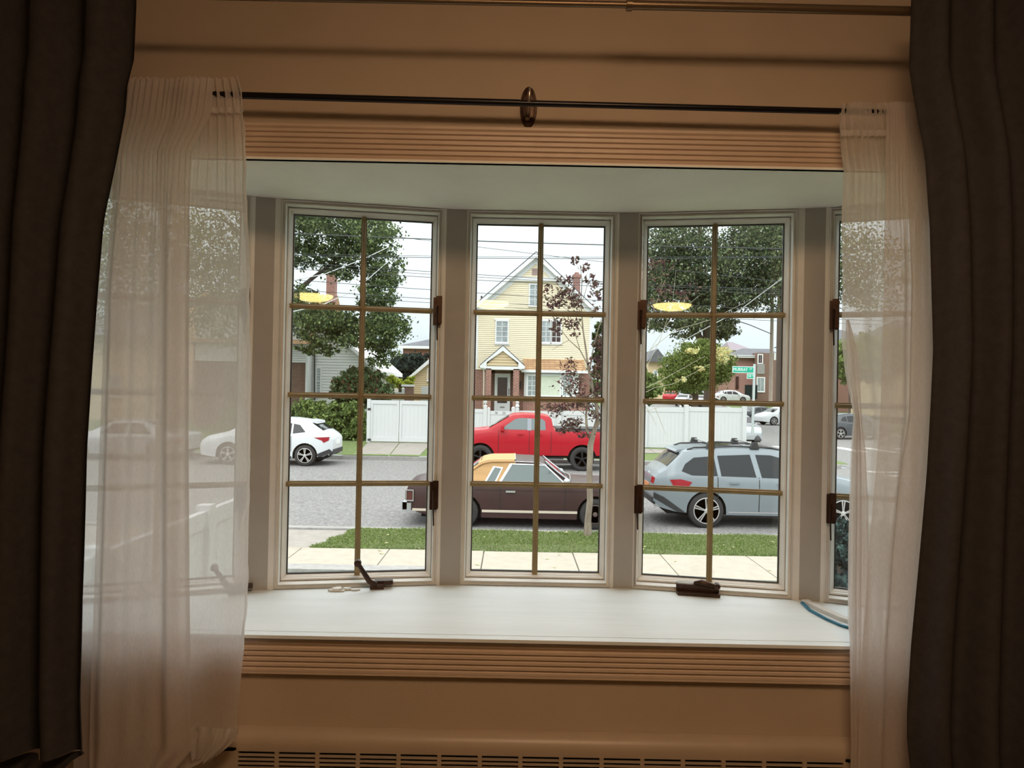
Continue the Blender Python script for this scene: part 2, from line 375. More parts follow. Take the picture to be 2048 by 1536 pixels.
obj('floor', MB().box(RX0, RX1, RY0, WY + T, -.1, 0), floor_m, kind='structure')
obj('ceiling', MB().box(RX0, RX1, RY0, WY + T, CZ, CZ + .1), ceil_m, kind='structure')
obj('baseboard_front', MB().box(RX0, RX1, WY - .018, WY, 0, .11), trim_m, kind='structure')
# bow seat and head boards
outer = [(x, y + .10) for x, y in J]
poly = [(XL, WY - .022)] + [(XR, WY - .022)] + list(reversed(outer))
seat = obj('trim_1', MB().slab([(XL - .06, WY + .0015), (XR + .06, WY + .0015), (XR + .06, WY + .004), (J[5][0] + .05, J[5][1] + .1)] + list(reversed(outer[1:5])) + [(J[0][0] - .05, J[0][1] + .1), (XL - .06, WY + .004)], SEAT - .018, SEAT), seat_m,
           kind='structure', label='pale painted window seat board of the bow window')
obj('trim_2', MB().slab([(XL, WY), (XR, WY)] + [(J[5][0] + .05, J[5][1] + .1)] + list(reversed(outer[1:5])) + [(J[0][0] - .05, J[0][1] + .1)], HEAD, HEAD + .06), soffit_m,
    kind='structure', label='pale painted head board over the bow window')
# small square-edged lip along the seat front, with a hairline gap behind it
obj('trim_3', MB().slab([(XL - .06, WY - .034), (XR + .06, WY - .034), (XR + .06, WY - .003), (XL - .06, WY - .003)], SEAT - .009, SEAT), seat_m, kind='structure', label='thin white front lip of the window seat')
# reeded casings
def reeded(name, x0, x1, zt, zb, flip, **k):
    m = MB(); H = zt - zb; prof = [(0, 0), (0, .012)]
    # (distance from opening edge, protrusion)
    pts = [(0, .0), (0, .016), (.010, .018), (.014, .014)]
    d = .018
    for i in range(5):
        pts += [(d, .012), (d + .003, .018), (d + .010, .018), (d + .0125, .012)]; d += .0145
    pts += [(d + .003, .017), (H - .003, .017), (H, .012), (H, 0)]
    vs = []
    for x in (x0, x1):
        for (q, pr) in pts:
            z = zb + q if flip else zt - q
            vs.append((x, WY - pr, z))
    n = len(pts); fs = [(i, i + 1, n + i + 1, n + i) for i in range(n - 1)] + [tuple(range(n)), tuple(range(2 * n - 1, n - 1, -1))]
    m.add(vs, fs)
    return obj(name, m, trim_m, **k)
reeded('trim_4', XL - .1, XR + .1, HEAD + .104, HEAD, True, kind='structure', label='reeded top casing of the bow window')
reeded('trim_5', XL - .1, XR + .1, SEAT - .018, SEAT - .018 - .086, False, kind='structure', label='reeded bottom casing under the window seat')
obj('trim_20', MB().box(XL, XR, WY - .020, WY - .0005, HEAD, HEAD + .006), soffit_m, kind='structure', label='thin pale edge under the top casing')
obj('trim_6', MB().box(XL - .1, XL, WY - .018, WY, SEAT, HEAD), trim_m, kind='structure', label='side casing behind the dark drape beside the driveway side')
obj('trim_7', MB().box(XR, XR + .1, WY - .018, WY, SEAT, HEAD), trim_m, kind='structure', label='side casing behind the dark drape on the street sign side')
for i, (a, x) in enumerate(((J[0], XL), (J[5], XR))):
    s_ = -1 if i == 0 else 1
    obj('trim_%d' % (8 + i), MB().box(min(x, x + s_ * .05), max(x, x + s_ * .05), WY, a[1] + .1, SEAT, HEAD), white_m, kind='structure', label='painted return board of the bow window opening')
# posts between the units
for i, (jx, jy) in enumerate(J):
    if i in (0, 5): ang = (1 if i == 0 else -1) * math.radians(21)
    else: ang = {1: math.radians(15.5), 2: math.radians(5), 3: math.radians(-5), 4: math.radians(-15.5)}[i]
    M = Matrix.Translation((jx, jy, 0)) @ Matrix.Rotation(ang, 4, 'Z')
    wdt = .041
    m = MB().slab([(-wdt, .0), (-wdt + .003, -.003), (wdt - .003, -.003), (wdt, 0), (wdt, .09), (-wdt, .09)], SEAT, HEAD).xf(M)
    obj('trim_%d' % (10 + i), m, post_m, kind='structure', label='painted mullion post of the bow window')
# window units
def unit(i, half, label, lock=None, tilt=0):
    a, b = Vector((*J[i], 0)), Vector((*J[i + 1], 0)); ang = math.atan2(b.y - a.y, b.x - a.x); c = (a + b) / 2 + Vector((math.cos(ang), math.sin(ang), 0)) * (0, .002, -.004, -.012, 0)[i]
    t = thing('window_%d' % (i + 1), (c.x, c.y, SEAT), ang, kind='structure', label=label)
    x0, x1 = -half, half; H = HEAD - SEAT
    # frame: mitred stepped moulding
    m = MB().frame(x0, x1, 0, H, [(0, .0), (.0, .002), (.005, -.002), (.007, .008), (.012, .010), (.0135, .002), (.016, .002), (.017, .036), (.017, .12)])
    m.frame(x0, x1, 0, H, [(0, 0), (-.02, 0), (-.02, .12), (0.016, .12)])
    obj('window_frame', m, white_m, t)
    # sash
    dd = .026
    m = MB().frame(x0 + .018, x1 - .018, .019, H - .019, [(0, .05 + dd), (0, .014 + dd), (.002, .012 + dd), (.006, .015 + dd), (.007, .022 + dd), (.010, .026 + dd), (.016, .038 + dd), (.016, .060 + dd), (0, .060 + dd)])
    s = obj('sash', m, white_m, t)
    gx0, gx1, gz0, gz1 = x0 + .032, x1 - .032, .040, H - .046
    m = MB().frame(x0 + .033, x1 - .033, .034, H - .034, [(0, .037 + dd), (.004, .037 + dd), (.004, .05 + dd)])
    obj('glazing_gasket', m, gasket_m, s)
    obj('pane', MB().box(gx0 - .002, gx1 + .002, .044 + dd, .047 + dd, .033, H - .033), glass_m, s)
    # snap-in grille on the room side
    def bar(p0, p1, vert):
        m = MB(); hw = .0095 if not vert else .0097; dd = .026 - (.0008 if vert else 0)
        pr = [(q, y + dd) for q, y in [(-hw, .040), (-hw, .033), (-hw * .45, .029), (-hw * .3, .026), (hw * .3, .026), (hw * .45, .029), (hw, .033), (hw, .040)]]
        n = len(pr); vs = []
        for e in (p0, p1):
            for q, y in pr: vs.append((e[0] + (q if vert else 0), y, e[1] + (0 if vert else q)))
        m.add(vs, [(k, (k + 1) % n, n + (k + 1) % n, n + k) for k in range(n)] + [tuple(range(n)), tuple(range(2 * n - 1, n - 1, -1))])
        m.lathe([(.0105, 0), (.0105, .004)], (p1[0], .0253 + dd, p1[1]), 'Y', 10); m.lathe([(.0105, 0), (.0105, .004)], (p0[0], .0253 + dd, p0[1]), 'Y', 10)
        obj('muntin', m, brass_m, s)
    bar((0, gz0 - .014), (0, gz1 + .004), True)
    for k in (1, 2, 3): bar((gx0 - .010, gz0 + (gz1 - gz0) * k / 4), (gx1 + .010, gz0 + (gz1 - gz0) * k / 4), False)
    if lock:
        lx = (x1 - .017) if lock > 0 else (x0 + .017)
        for zc in (1.79 - SEAT, 1.155 - SEAT):
            m = MB().box(lx - .013, lx + .013, -.010, .012, zc - .045, zc + .05)
            m.box(lx - .004, lx + .016, -.016, -.010, zc - .04, zc + .055)
            l = obj('sash_lock', m, bronze_m, t)
            m = MB().tube([(lx - .001, -.018, zc + .02), (lx - .001, -.022, zc - .04), (lx + .001, -.02, zc - .098)], [.005, .0028, .0025], 8)
            obj('lever', m, bronze_m, l, smooth=True)
    return t
halfs = [.268, .271, .2615, .264, .268]
W = [unit(0, halfs[0], 'outermost casement unit of the bow window behind the sheer curtain facing the driveway', 1),
     unit(1, halfs[1], 'casement unit with the raised crank handle looking onto the driveway gate', 1),
     unit(2, halfs[2], 'middle fixed unit of the bow window looking onto the yellow house'),
     unit(3, halfs[3], 'casement unit with the folded crank handle looking onto the silver estate car', -1),
     unit(4, halfs[4], 'outermost casement unit of the bow window behind the sheer curtain facing the crossing', -1)]
# crank operators
def crank(t, lx, raised):
    m = MB()
    if raised:
        m.box(lx - .002, lx + .060, -.022, .012, .014, .026); m.box(lx - .016, lx + .03, -.034, -.004, .000, .018)
        c = obj('crank_base', m, bronze_m, t)
        m = MB().tube([(lx + .002, -.028, .016), (lx - .018, -.042, .030), (lx - .040, -.048, .066), (lx - .055, -.052, .092)], [.010, .0095, .008, .007], 10)
        m.lathe([(.004, -.014), (.011, -.012), (.0125, 0), (.011, .012), (.004, .014)], (lx - .057, -.054, .096), 'Y', 14)
        obj('crank_handle', m, bronze_m, c, smooth=True, label='bronze crank handle turned upward')
    else:
        m.slab([(lx - .07, -.012), (lx + .07, -.012), (lx + .072, -.042), (lx - .066, -.042)], -.0, .012); m.box(lx - .07, lx + .07, -.02, .006, .0, .034)
        c = obj('crank_base', m, bronze_m, t)
        obj('worn_cover', MB().slab([(lx - .066, -.024), (lx - .018, -.024), (lx - .014, .004), (lx - .064, .004)], .0342, .038), steel_m, c, label='worn bare metal cover plate')
        m = MB().tube([(lx - .012, -.024, .040), (lx + .012, -.030, .044), (lx + .04, -.03, .038), (lx + .056, -.03, .036)], [.006, .011, .009, .006], 10)
        m.lathe([(.004, -.014), (.010, -.012), (.0115, 0), (.010, .012), (.004, .014)], (lx + .062, -.032, .036), 'Y', 14)
        obj('crank_handle', m, bronze_m, c, smooth=True, label='folded bronze crank handle')
crank(W[1], .062, True); crank(W[3], -.044, False); crank(W[0], .235, True)
# debris on the seat
def ribbon(m, pts, width, th, Yn=None):
    vs = []; n = len(pts)
    for i, p in enumerate(pts):
        p = Vector(p); d = (Vector(pts[min(i + 1, n - 1)]) - Vector(pts[max(i - 1, 0)])); d.z = 0; d.normalize(); s = Vector((-d.y, d.x, 0)) * width
        vs += [p, p + s, p + s + Vector((0, 0, th)), p + Vector((0, 0, th))]
    fs = []
    for i in range(n - 1):
        for k in range(4): fs.append((i * 4 + k, i * 4 + (k + 1) % 4, i * 4 + 4 + (k + 1) % 4, i * 4 + 4 + k))
    fs += [(3, 2, 1, 0), ((n - 1) * 4, (n - 1) * 4 + 1, (n - 1) * 4 + 2, (n - 1) * 4 + 3)]
    m.add(vs, fs)
def onseat(px, py, dz=0):   # point of the seat surface under a measured pixel
    a, b = Vector((0, 0, CAMZ)), P(px, py, 2); k = (SEAT + dz - CAMZ) / (b.z - CAMZ); return Vector((b.x * k, 2 * k, SEAT + dz))
t = thing('weather_strip', tuple(onseat(1650, 1235)), kind=None, label='peeled white caulk strip with a blue taped edge on the window seat', cat='strip')
pts = [onseat(x, y, .001) for x, y in ((1603, 1205), (1620, 1214), (1650, 1228), (1680, 1241), (1708, 1250))]
m = MB(); ribbon(m, pts, .024, .010); obj('caulk_strip', m, caulk_m, t, world=True)
pts = [onseat(x, y, .001) for x, y in ((1601, 1207), (1617, 1222), (1648, 1239), (1680, 1253), (1704, 1260))]
m = MB(); ribbon(m, pts, .0085, .006); obj('tape_edge', m, tape_m, t, world=True, label='blue tape edge')
m = MB()
c = onseat(690, 1183)
for k in range(9):
    a = c + Vector((RNG.uniform(-.04, .03), RNG.uniform(-.005, .02), 0)); r = RNG.uniform(.008, .020)
    m.slab([(a.x + r * math.cos(q) * RNG.uniform(.6, 1.2), a.y + r * .6 * math.sin(q) * RNG.uniform(.6, 1.2)) for q in np.linspace(0, 2 * PI, 7)[:-1]], SEAT + .001, SEAT + .003 + .008 * RNG.random())
obj('paint_flakes', m, caulk_m, kind='stuff', label='small patch of white peeled paint flakes at the back of the window seat', cat='paint flakes')

# ================================================================== RODS AND CURTAINS
def sph(m, c, r, n=12):
    m.lathe([(r * math.sin(a), -r * math.cos(a)) for a in np.linspace(.12, PI - .12, 9)], c, 'Z', n)
RYd = 1.93
t = thing('curtain_rod', tuple(P(1057, 210, RYd)), label='slim black curtain rod carrying the two sheer curtains across the bow window', cat='curtain rod')
a, b = P(350, 187, RYd), P(1850, 227, RYd)
obj('rod', MB().tube([a, P(1040, 206, RYd)], .0092, 14), rod_m, t, smooth=True, world=True)
obj('rod', MB().tube([P(1035, 206, RYd), b], .0082, 14), rod_m, t, smooth=True, world=True)
c = P(1057, 216, WY)
m = MB(); rr = [(1, 0), (1, -.003), (.92, -.006), (.80, -.0065), (.74, -.009), (.55, -.010), (.0001, -.011)]
vs = []; N = 28
for (r, h) in rr:
    for k in range(N): q = 2 * PI * k / N; vs.append((c.x + .0235 * r * math.cos(q) + .004 * math.sin(q) * 0, WY + h, c.z + .058 * r * math.sin(q)))
m.add(vs, [(i * N + k, i * N + (k + 1) % N, (i + 1) * N + (k + 1) % N, (i + 1) * N + k) for i in range(len(rr) - 1) for k in range(N)])
br = obj('bracket_plate', m, bronze_m, t, smooth=True, world=True, label='oval bronze wall plate')
m = MB().tube([(c.x - .001, WY - .01, c.z - .024), (c.x - .001, RYd + .02, c.z - .022), (c.x, RYd - .006, c.z - .014), (c.x, RYd - .0135, c.z + .002), (c.x + .001, RYd - .010, c.z + .018)], [.006, .006, .0055, .005, .004], 10)
sph(m, (c.x - .003, WY - .014, c.z - .035), .006)
obj('bracket_hook', m, steel_m, br, smooth=True, world=True)
for s_, q in ((-1, a), (1, b)):
    m = MB(); sph(m, (q.x + s_ * .01, q.y, q.z), .014); obj('finial', m, bronze_m, t, smooth=True, world=True)
    obj('end_bracket', MB().tube([(q.x - s_ * .05, RYd, q.z), (q.x - s_ * .05, WY - .002, q.z - .005)], .005, 8), bronze_m, t, world=True)
DY = 1.79
t = thing('drapery_rod', tuple(P(1258, 10, DY)), label='long antique bronze telescoping rod above the casing carrying the dark drapes', cat='curtain rod')
obj('rod', MB().tube([P(-250, -20, DY), P(1262, 10, DY)], .0080, 14), rod2_m, t, smooth=True, world=True)
obj('rod', MB().tube([P(1256, 10, DY), P(2300, 33, DY)], .0112, 14), rod2_m, t, smooth=True, world=True)
obj('rod_collar', MB().tube([P(1253, 10, DY), P(1264, 10, DY)], .0145, 16), rod2_m, t, smooth=True, world=True)
for px_, py_ in ((-200, -19), (2240, 31)):
    q = P(px_, py_, DY); obj('end_bracket', MB().tube([q, (q.x, WY - .002, q.z)], .007, 8), rod2_m, t, world=True)

def interp(rows, py, k):
    ys = [r[0] for r in rows]; return float(np.interp(py, ys, [r[k] for r in rows]))
def cloth(name, rows, Y, ny, nx, yf, mats, parent, **k):
    y0, y1 = rows[0][0], rows[-1][0]; vs = []
    for j in range(ny + 1):
        py = y0 + (y1 - y0) * j / ny; l, r = interp(rows, py, 1), interp(rows, py, 2)
        for i in range(nx + 1):
            s = i / nx; v = j / ny
            dy, dx = yf(s, v)
            q = P(l + (r - l) * s, py, Y); vs.append((q.x + dx, Y + dy, q.z))
    fs = [(j * (nx + 1) + i, j * (nx + 1) + i + 1, (j + 1) * (nx + 1) + i + 1, (j + 1) * (nx + 1) + i) for j in range(ny) for i in range(nx)]
    return obj(name, MB().add(vs, fs), mats, parent, smooth=89, world=bool(parent), **k)
def smooth01(x): x = min(1, max(0, x)); return x * x * (3 - 2 * x)
def drape_f(n, A, ph):
    def f(s, v):
        w_ = math.sin(2 * PI * n * s + ph + .5 * math.sin(v * .8 + s * 5)); w_ = w_ * (1.25 - .25 * w_ * w_)
        return A * w_ * (.75 + .25 * v) + .006 * math.sin(9 * v + 7 * s), 0
    return f
DR = [(-40, -260, 268), (0, -260, 268), (120, -260, 262), (160, -262, 250), (220, -264, 246), (310, -266, 231), (440, -268, 206), (650, -270, 191), (900, -275, 172), (1200, -280, 160), (1400, -284, 157), (1490, -286, 162), (1512, -288, 163)]
t = thing('drape', tuple(P(60, 1500, DY)), label='floor length dark brown drape at the driveway end of the bow window', cat='curtain', group='dark drapes at both ends of the window')
cloth('fabric', DR, DY - .045, 60, 180, drape_f(5.2, .030, 2.1), drape_m, t)
# ragged lower corner turning outward
DL = [(1512, -288, 163), (1524, -288, 140), (1548, -290, 118), (1600, -290, 110)]
cloth('hem', DL, DY - .045, 6, 120, drape_f(5.2, .030, 2.1), drape_m, t)
DRr = [(-40, 1832, 2330), (0, 1832, 2330), (130, 1830, 2330), (200, 1842, 2335), (300, 1863, 2340), (450, 1872, 2340), (700, 1876, 2340), (950, 1864, 2340), (1150, 1850, 2340), (1300, 1838, 2340), (1440, 1830, 2340), (1500, 1830, 2340), (1600, 1842, 2340)]
t = thing('drape', tuple(P(1990, 1500, DY)), label='floor length dark brown drape at the street sign end of the bow window', cat='curtain', group='dark drapes at both ends of the window')
cloth('fabric', DRr, DY - .045, 60, 180, drape_f(5.6, .032, .9), drape_m, t)

# sheers
def sheer_f(n, A, ph, seed):
    r = random.Random(seed); a2 = [(r.uniform(1.5, 5), r.uniform(0, 6), r.uniform(-1.5, 1.5)) for _ in range(4)]
    def f(s, v):
        g = smooth01((v - .04) / .25)
        gather = .005 * math.sin(2 * PI * 17 * s + 1.3 * math.sin(11 * s)) * (1 - g) + .003 * math.sin(2 * PI * 31 * s) * (1 - g)
        body = A * math.sin(2 * PI * n * s + ph + .6 * math.sin(2.5 * v + 3 * s)) * (.35 + .65 * g)
        body += sum(.35 * A * math.sin(q * 2 * PI * s + p_ + k_ * v) for q, p_, k_ in a2) * g
        return gather + body * .9, 0
    return f
SH = RYd - .012
SL = [(155, 248, 478), (172, 236, 482), (186, 234, 486), (235, 236, 488), (300, 219, 491), (380, 201, 493), (440, 191, 496), (560, 182, 499), (700, 172, 498), (860, 160, 500), (1060, 148, 496), (1180, 145, 495), (1240, 144, 490), (1300, 144, 488), (1400, 144, 478), (1440, 144, 474), (1468, 144, 478), (1492, 144, 455), (1514, 144, 425), (1560, 144, 330)]
t = thing('sheer_curtain', tuple(P(330, 1500, SH)), label='white sheer curtain beside the driveway casement with a folded double layer', cat='curtain', group='sheer curtains on the black rod')
cloth('voile', SL, SH, 90, 150, sheer_f(2.6, .012, .5, 3), sheer_m, t)
cloth('folded_layer', [(158, 248, 430), (235, 238, 420), (300, 224, 385), (380, 222, 381), (560, 206, 381), (860, 196, 380), (1180, 184, 382), (1400, 176, 384), (1500, 174, 384), (1560, 174, 330)], SH - .030, 90, 90, sheer_f(1.7, .012, 2.2, 9), sheer_m, t)
cloth('hem', [(215, 249, 488), (226, 249, 488)], SH - .010, 2, 90, lambda s, v: (.004 * math.sin(2 * PI * 17 * s + 1.3 * math.sin(11 * s)), 0), hem_m, t)
cloth('hem', [(1455, 380, 478), (1478, 380, 474), (1500, 382, 448), (1522, 384, 418)], SH - .012, 4, 30, sheer_f(.8, .010, 1, 5), hem_m, t)
cloth('hem', [(240, 483, 489), (380, 488, 493.5), (560, 493, 500), (860, 495, 500.5), (1180, 490, 495.5), (1300, 483, 488)], SH - .008, 60, 3, lambda s, v: (.004 * math.sin(30 * v), .0015 * math.sin(90 * v)), hem_m, t)
SR = [(205, 1684, 1852), (222, 1680, 1856), (300, 1684, 1870), (340, 1690, 1874), (420, 1686, 1878), (560, 1690, 1882), (680, 1688, 1888), (740, 1694, 1890), (830, 1712, 1888), (900, 1706, 1886), (1100, 1701, 1872), (1250, 1700, 1860), (1330, 1712, 1856), (1400, 1712, 1852), (1560, 1704, 1850)]
t = thing('sheer_curtain', tuple(P(1770, 1500, SH)), label='white sheer curtain beside the crossing side casement, narrower and more bunched', cat='curtain', group='sheer curtains on the black rod')
cloth('voile', SR, SH, 90, 110, sheer_f(2.2, .012, 1.5, 13), sheer_m, t)
cloth('folded_layer', [(205, 1774, 1852), (300, 1772, 1872), (560, 1772, 1884), (830, 1764, 1888), (1100, 1740, 1858), (1300, 1726, 1842), (1560, 1716, 1836)], SH - .03, 90, 60, sheer_f(1.3, .014, 2.2, 19), sheer_m, t)
cloth('folded_layer', [(207, 1806, 1850), (330, 1815, 1872), (560, 1825, 1880), (830, 1820, 1876), (950, 1800, 1868), (1100, 1780, 1858), (1300, 1770, 1842), (1560, 1768, 1836)], SH - .045, 60, 30, sheer_f(.8, .010, 1, 25), sheer_m, t)
cloth('folded_layer', [(640, 1694, 1696), (700, 1693, 1712), (760, 1697, 1718), (840, 1712, 1722), (900, 1706, 1730), (1000, 1703, 1736), (1200, 1700, 1738), (1560, 1704, 1735)], SH - .02, 60, 16, sheer_f(.5, .006, 1, 35), sheer_m, t)
cloth('hem', [(260, 1682, 1840), (272, 1682, 1842)], SH - .010, 2, 60, lambda s, v: (.004 * math.sin(2 * PI * 12 * s), 0), hem_m, t)

# ================================================================== RADIATOR COVER
RYf = WY - .045
rz = wz(1086, 1461, WY); rx0, rx1 = wx(452, 1480, RYf), wx(1712, 1490, RYf)
t = thing('radiator_cover', ((rx0 + rx1) / 2, WY - .02, 0), label='long low cream painted radiator cover with a slotted grille under the window', cat='radiator')
gz = wz(1086, 1514, RYf)
prof = [(WY - .001, rz), (WY - .014, rz), (WY - .030, rz - .006), (WY - .040, rz - .018), (WY - .045, rz - .034), (WY - .045, gz)]
m = MB(); vs = []
NX = 40
for i in range(NX + 1):
    x = rx0 + (rx1 - rx0) * i / NX
    for (y, z) in prof:
        e = min(x - rx0, rx1 - x); dz = 0
        vs.append((x, y, z))
n = len(prof); m.add(vs, [(i * n + k, i * n + k + 1, (i + 1) * n + k + 1, (i + 1) * n + k) for i in range(NX) for k in range(n - 1)])
# rounded ends
for s_, xe in ((-1, rx0), (1, rx1)):
    R = .030; vs = []
    for a in np.linspace(0, PI / 2, 7):
        for (y, z) in prof:
            vs.append((xe + s_ * R * math.sin(a), y, z - R * (1 - math.cos(a))))
    m.add(vs, [(i * n + k, i * n + k + 1, (i + 1) * n + k + 1, (i + 1) * n + k) for i in range(6) for k in range(n - 1)])
    m.box(min(xe, xe + s_ * R), max(xe, xe + s_ * R), WY - .045, WY - .001, .02, rz - R - .01)
m.box(rx0, rx1, WY - .045, WY - .001, .02, .12)
m.box(rx0, rx0 + .028, WY - .045, WY - .001, .1, gz + .01); m.box(rx1 - .028, rx1, WY - .045, WY - .001, .1, gz + .01)
m.box(rx0, rx1, WY - .045, WY - .04, .12, gz - .11)
obj('cover_body', m, rad_m, t, smooth=True, world=True)
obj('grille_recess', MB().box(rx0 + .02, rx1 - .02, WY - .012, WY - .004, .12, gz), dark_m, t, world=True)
nb = 15; pit = (rx1 - rx0 - .056) / nb
ribm = None
for i in range(nb + 1):
    x = rx0 + .028 + pit * i
    if ribm is None:
        ribm = obj('grille_rib', MB().box(-.0055, .0055, -.006, .004, gz - .11, gz + .002), rad_m, t)
        ribm.location = (x - t.location.x, WY - .040 - t.location.y, 0)
    else:
        c_ = ribm.copy(); COL.objects.link(c_); c_.location = (x - t.location.x, WY - .040 - t.location.y, 0)
sl = None
for i in range(9):
    z = gz - .0105 - .0115 * i
    if sl is None:
        sl = obj('grille_slat', MB().box(rx0 + .028 - t.location.x, rx1 - .028 - t.location.x, -.0055, .003, -.0021, .0021), rad_m, t)
        sl.location = (0, WY - .040 - t.location.y, z)
    else:
        c_ = sl.copy(); COL.objects.link(c_); c_.location = (0, WY - .040 - t.location.y, z)

# ================================================================== ROOM LAMPS (reflected one behind the camera, added fill lamp above it)
def dome(loc, r, mt, label):
    t = thing('ceiling_light', loc, label=label, cat='ceiling light')
    obj('lamp_shade', MB().lathe([(r * math.cos(a), -.34 * r * math.sin(a)) for a in np.linspace(0, PI / 2 - .02, 10)], (0, 0, 0), 'Z', 32), mt, t, smooth=True)
    obj('lamp_base', MB().lathe([(r * 1.05, 0), (r * 1.05, .012), (r * .6, .02), (.03, .022), (.03, CZ - loc[2])], (0, 0, 0), 'Z', 32), brass_m, t, smooth=True)
dome((-.26, -3.0, 2.50), .21, lamp_m, 'brass rimmed ceiling bowl lamp at the far end of the room from the window')
dome((.25, .30, CZ - .03), .36, fill_lamp_m, 'added unseen fill lamp shaped as a ceiling bowl close to the bow window')  # unseen lamp added to brighten the room, placed clear of the pane reflections

# ================================================================== OUTSIDE GROUND
SZ = -1.42                      # street
GZ = -1.22                      # near lawn and sidewalk
def road_z(y): return SZ + .15 * min(1, max(0, (y - 15.5) / 10.5))
def far_z(y):                   # beyond the far curb
    if y <= 32: return -1.12 + (y - 27.6) * .18 / 4.4
    return -.94
def side_z(y):
    if y < 27.6: return road_z(y)
    if y < 70: return -1.27
    return -1.27 + min(1.5, (y - 70) * .05)
def strip(name, x0, x1, ys, zf, m_, nx=1, **k):
    vs = []; xs = np.linspace(x0, x1, nx + 1)
    for y in ys:
        for x in xs: vs.append((x, y, zf(y)))
    n = nx + 1
    return obj(name, MB().add(vs, [(j * n + i, j * n + i + 1, (j + 1) * n + i + 1, (j + 1) * n + i) for j in range(len(ys) - 1) for i in range(nx)]), m_, kind='structure', **k)
strip('street', -70, 90, [14.2, 15.5, 20, 26, 27.8], road_z, asphalt_m)
strip('side_street', 13.0, 27, [27.7, 40, 70, 100, 160, 400], side_z, asphalt_m)
obj('lawn', MB().box(-40, 40, 2.75, 10.7, GZ - .4, GZ - .02), soil_m, kind='structure')
obj('sidewalk_bed', MB().box(-40, 40, 10.7, 14.1, GZ - .4, GZ - .05), curb_m, kind='structure')
obj('lawn_strip', MB().slab([(-3.36, 12.32), (30, 12.32), (30, 14.05), (-2.95, 14.05)], GZ - .06, GZ - .01), soil_m, kind='structure')
obj('curb', MB().box(-70, 60, 14.05, 14.25, SZ - .2, GZ - .01), curb_m, kind='structure')
t = thing('sidewalk', (0, 11.5, GZ), kind='structure', label='pale concrete sidewalk slabs beyond the window')
edges = [-9.5, -8.0, -6.5, -5.0, -3.5, -2.02, -.42, 1.08, 2.56, 4.02, 5.5, 7.0, 8.5, 10, 11.5, 13, 14.5]
for i in range(len(edges) - 1):
    x0, x1 = edges[i] + .008, edges[i + 1] - .008
    dz = RNG.uniform(-.004, .004)
    m = MB(); b_ = .006; y0, y1 = 10.72, 12.29
    m.slab([(x0, y0), (x1, y0), (x1, y1), (x0, y1)], GZ - .08, GZ + dz - b_)
    vs = [(x0, y0, GZ + dz - b_), (x1, y0, GZ + dz - b_), (x1, y1, GZ + dz - b_), (x0, y1, GZ + dz - b_), (x0 + b_, y0 + b_, GZ + dz), (x1 - b_, y0 + b_, GZ + dz), (x1 - b_, y1 - b_, GZ + dz), (x0 + b_, y1 - b_, GZ + dz)]
    m.add(vs, [(4, 5, 6, 7), (0, 1, 5, 4), (1, 2, 6, 5), (2, 3, 7, 6), (3, 0, 4, 7)])
    obj('slab', m, conc_m, t, world=True)
t = thing('driveway_apron', (-5.5, 13.2, GZ), kind='structure', label='concrete driveway apron sloping down to the street')
for x0, x1, x0b, x1b in ((-8.6, -6.0, -8.8, -6.0), (-5.98, -3.38, -5.98, -2.97)):
    obj('slab', MB().add([(x0, 12.31, GZ - .02), (x1, 12.31, GZ - .02), (x1b, 14.0, GZ - .04), (x0b, 14.0, GZ - .04), (x1b + .1, 14.26, SZ + .01), (x0b, 14.26, SZ + .01)],
                         [(0, 1, 2, 3), (3, 2, 4, 5)]), conc2_m, t, world=True)
obj('garden_kerb', MB().box(-9, -.95, 10.66, 10.98, GZ - .1, GZ + .05), curb_m, kind='structure', label='low grey concrete edging along the house side of the sidewalk')
# far side of the street
obj('far_curb', MB().box(-70, 12.6, 27.6, 27.8, SZ - .1, -1.13), curb_m, kind='structure')
strip('far_verge', -70, 13.0, [27.78, 29, 30.5, 32], far_z, farlawn_m)
strip('far_yard', -90, 10.3, [32, 60, 100, 400], lambda y: -.94, farlawn_m)
strip('corner_verge', 10.25, 13.0, [32, 60, 70, 100, 400], lambda y: side_z(y) + .12, farlawn_m)
strip('side_verge', 27, 200, [27.7, 40, 70, 100, 160, 400], lambda y: side_z(y) + .1, farlawn_m)
obj('near_verge', MB().box(30, 90, 2.7, 14.1, SZ, GZ), soil_m, kind='structure')
def gx(px, y): return (px - 1024) / FPX * y
t = thing('far_driveway', (gx(770, 30), 30, -1.1), kind='structure', label='concrete driveway leading up to the white double gate')
xs = [(-9.0, -7.9), (gx(720, 28) - .1, gx(738, 32)), (gx(782, 28) , gx(802, 32)), (gx(843, 28), gx(866, 32))]
for i in range(1, 3):
    a0, a1 = xs[i]; b0, b1 = xs[i + 1]
    obj('slab', MB().add([(a0 + .02 - (.9 if i == 1 else 0), 27.62, -1.17), (b0 - .02, 27.62, -1.17), (b0 - .02, 28.3, far_z(28.3) + .012), (a0 + .02, 28.3, far_z(28.3) + .012), (b1 - .02, 32, far_z(32) + .012), (a1 + .02, 32, far_z(32) + .012)],
                         [(0, 1, 2, 3), (3, 2, 4, 5)]), conc2_m, t, world=True)
t = thing('far_sidewalk', (0, 31, -1.0), kind='structure', label='strip of concrete sidewalk along the far side of the street')
for i in range(26):
    x0 = -24 + i * 1.5; 
    if x0 > 11: break
    if -9.2 < x0 < -3.6: continue
    obj('slab', MB().add([(x0 + .01, 30.0, far_z(30) + .015), (x0 + 1.49, 30.0, far_z(30) + .015), (x0 + 1.49, 31.4, far_z(31.4) + .015), (x0 + .01, 31.4, far_z(31.4) + .015)], [(0, 1, 2, 3)]), conc2_m, t, world=True)
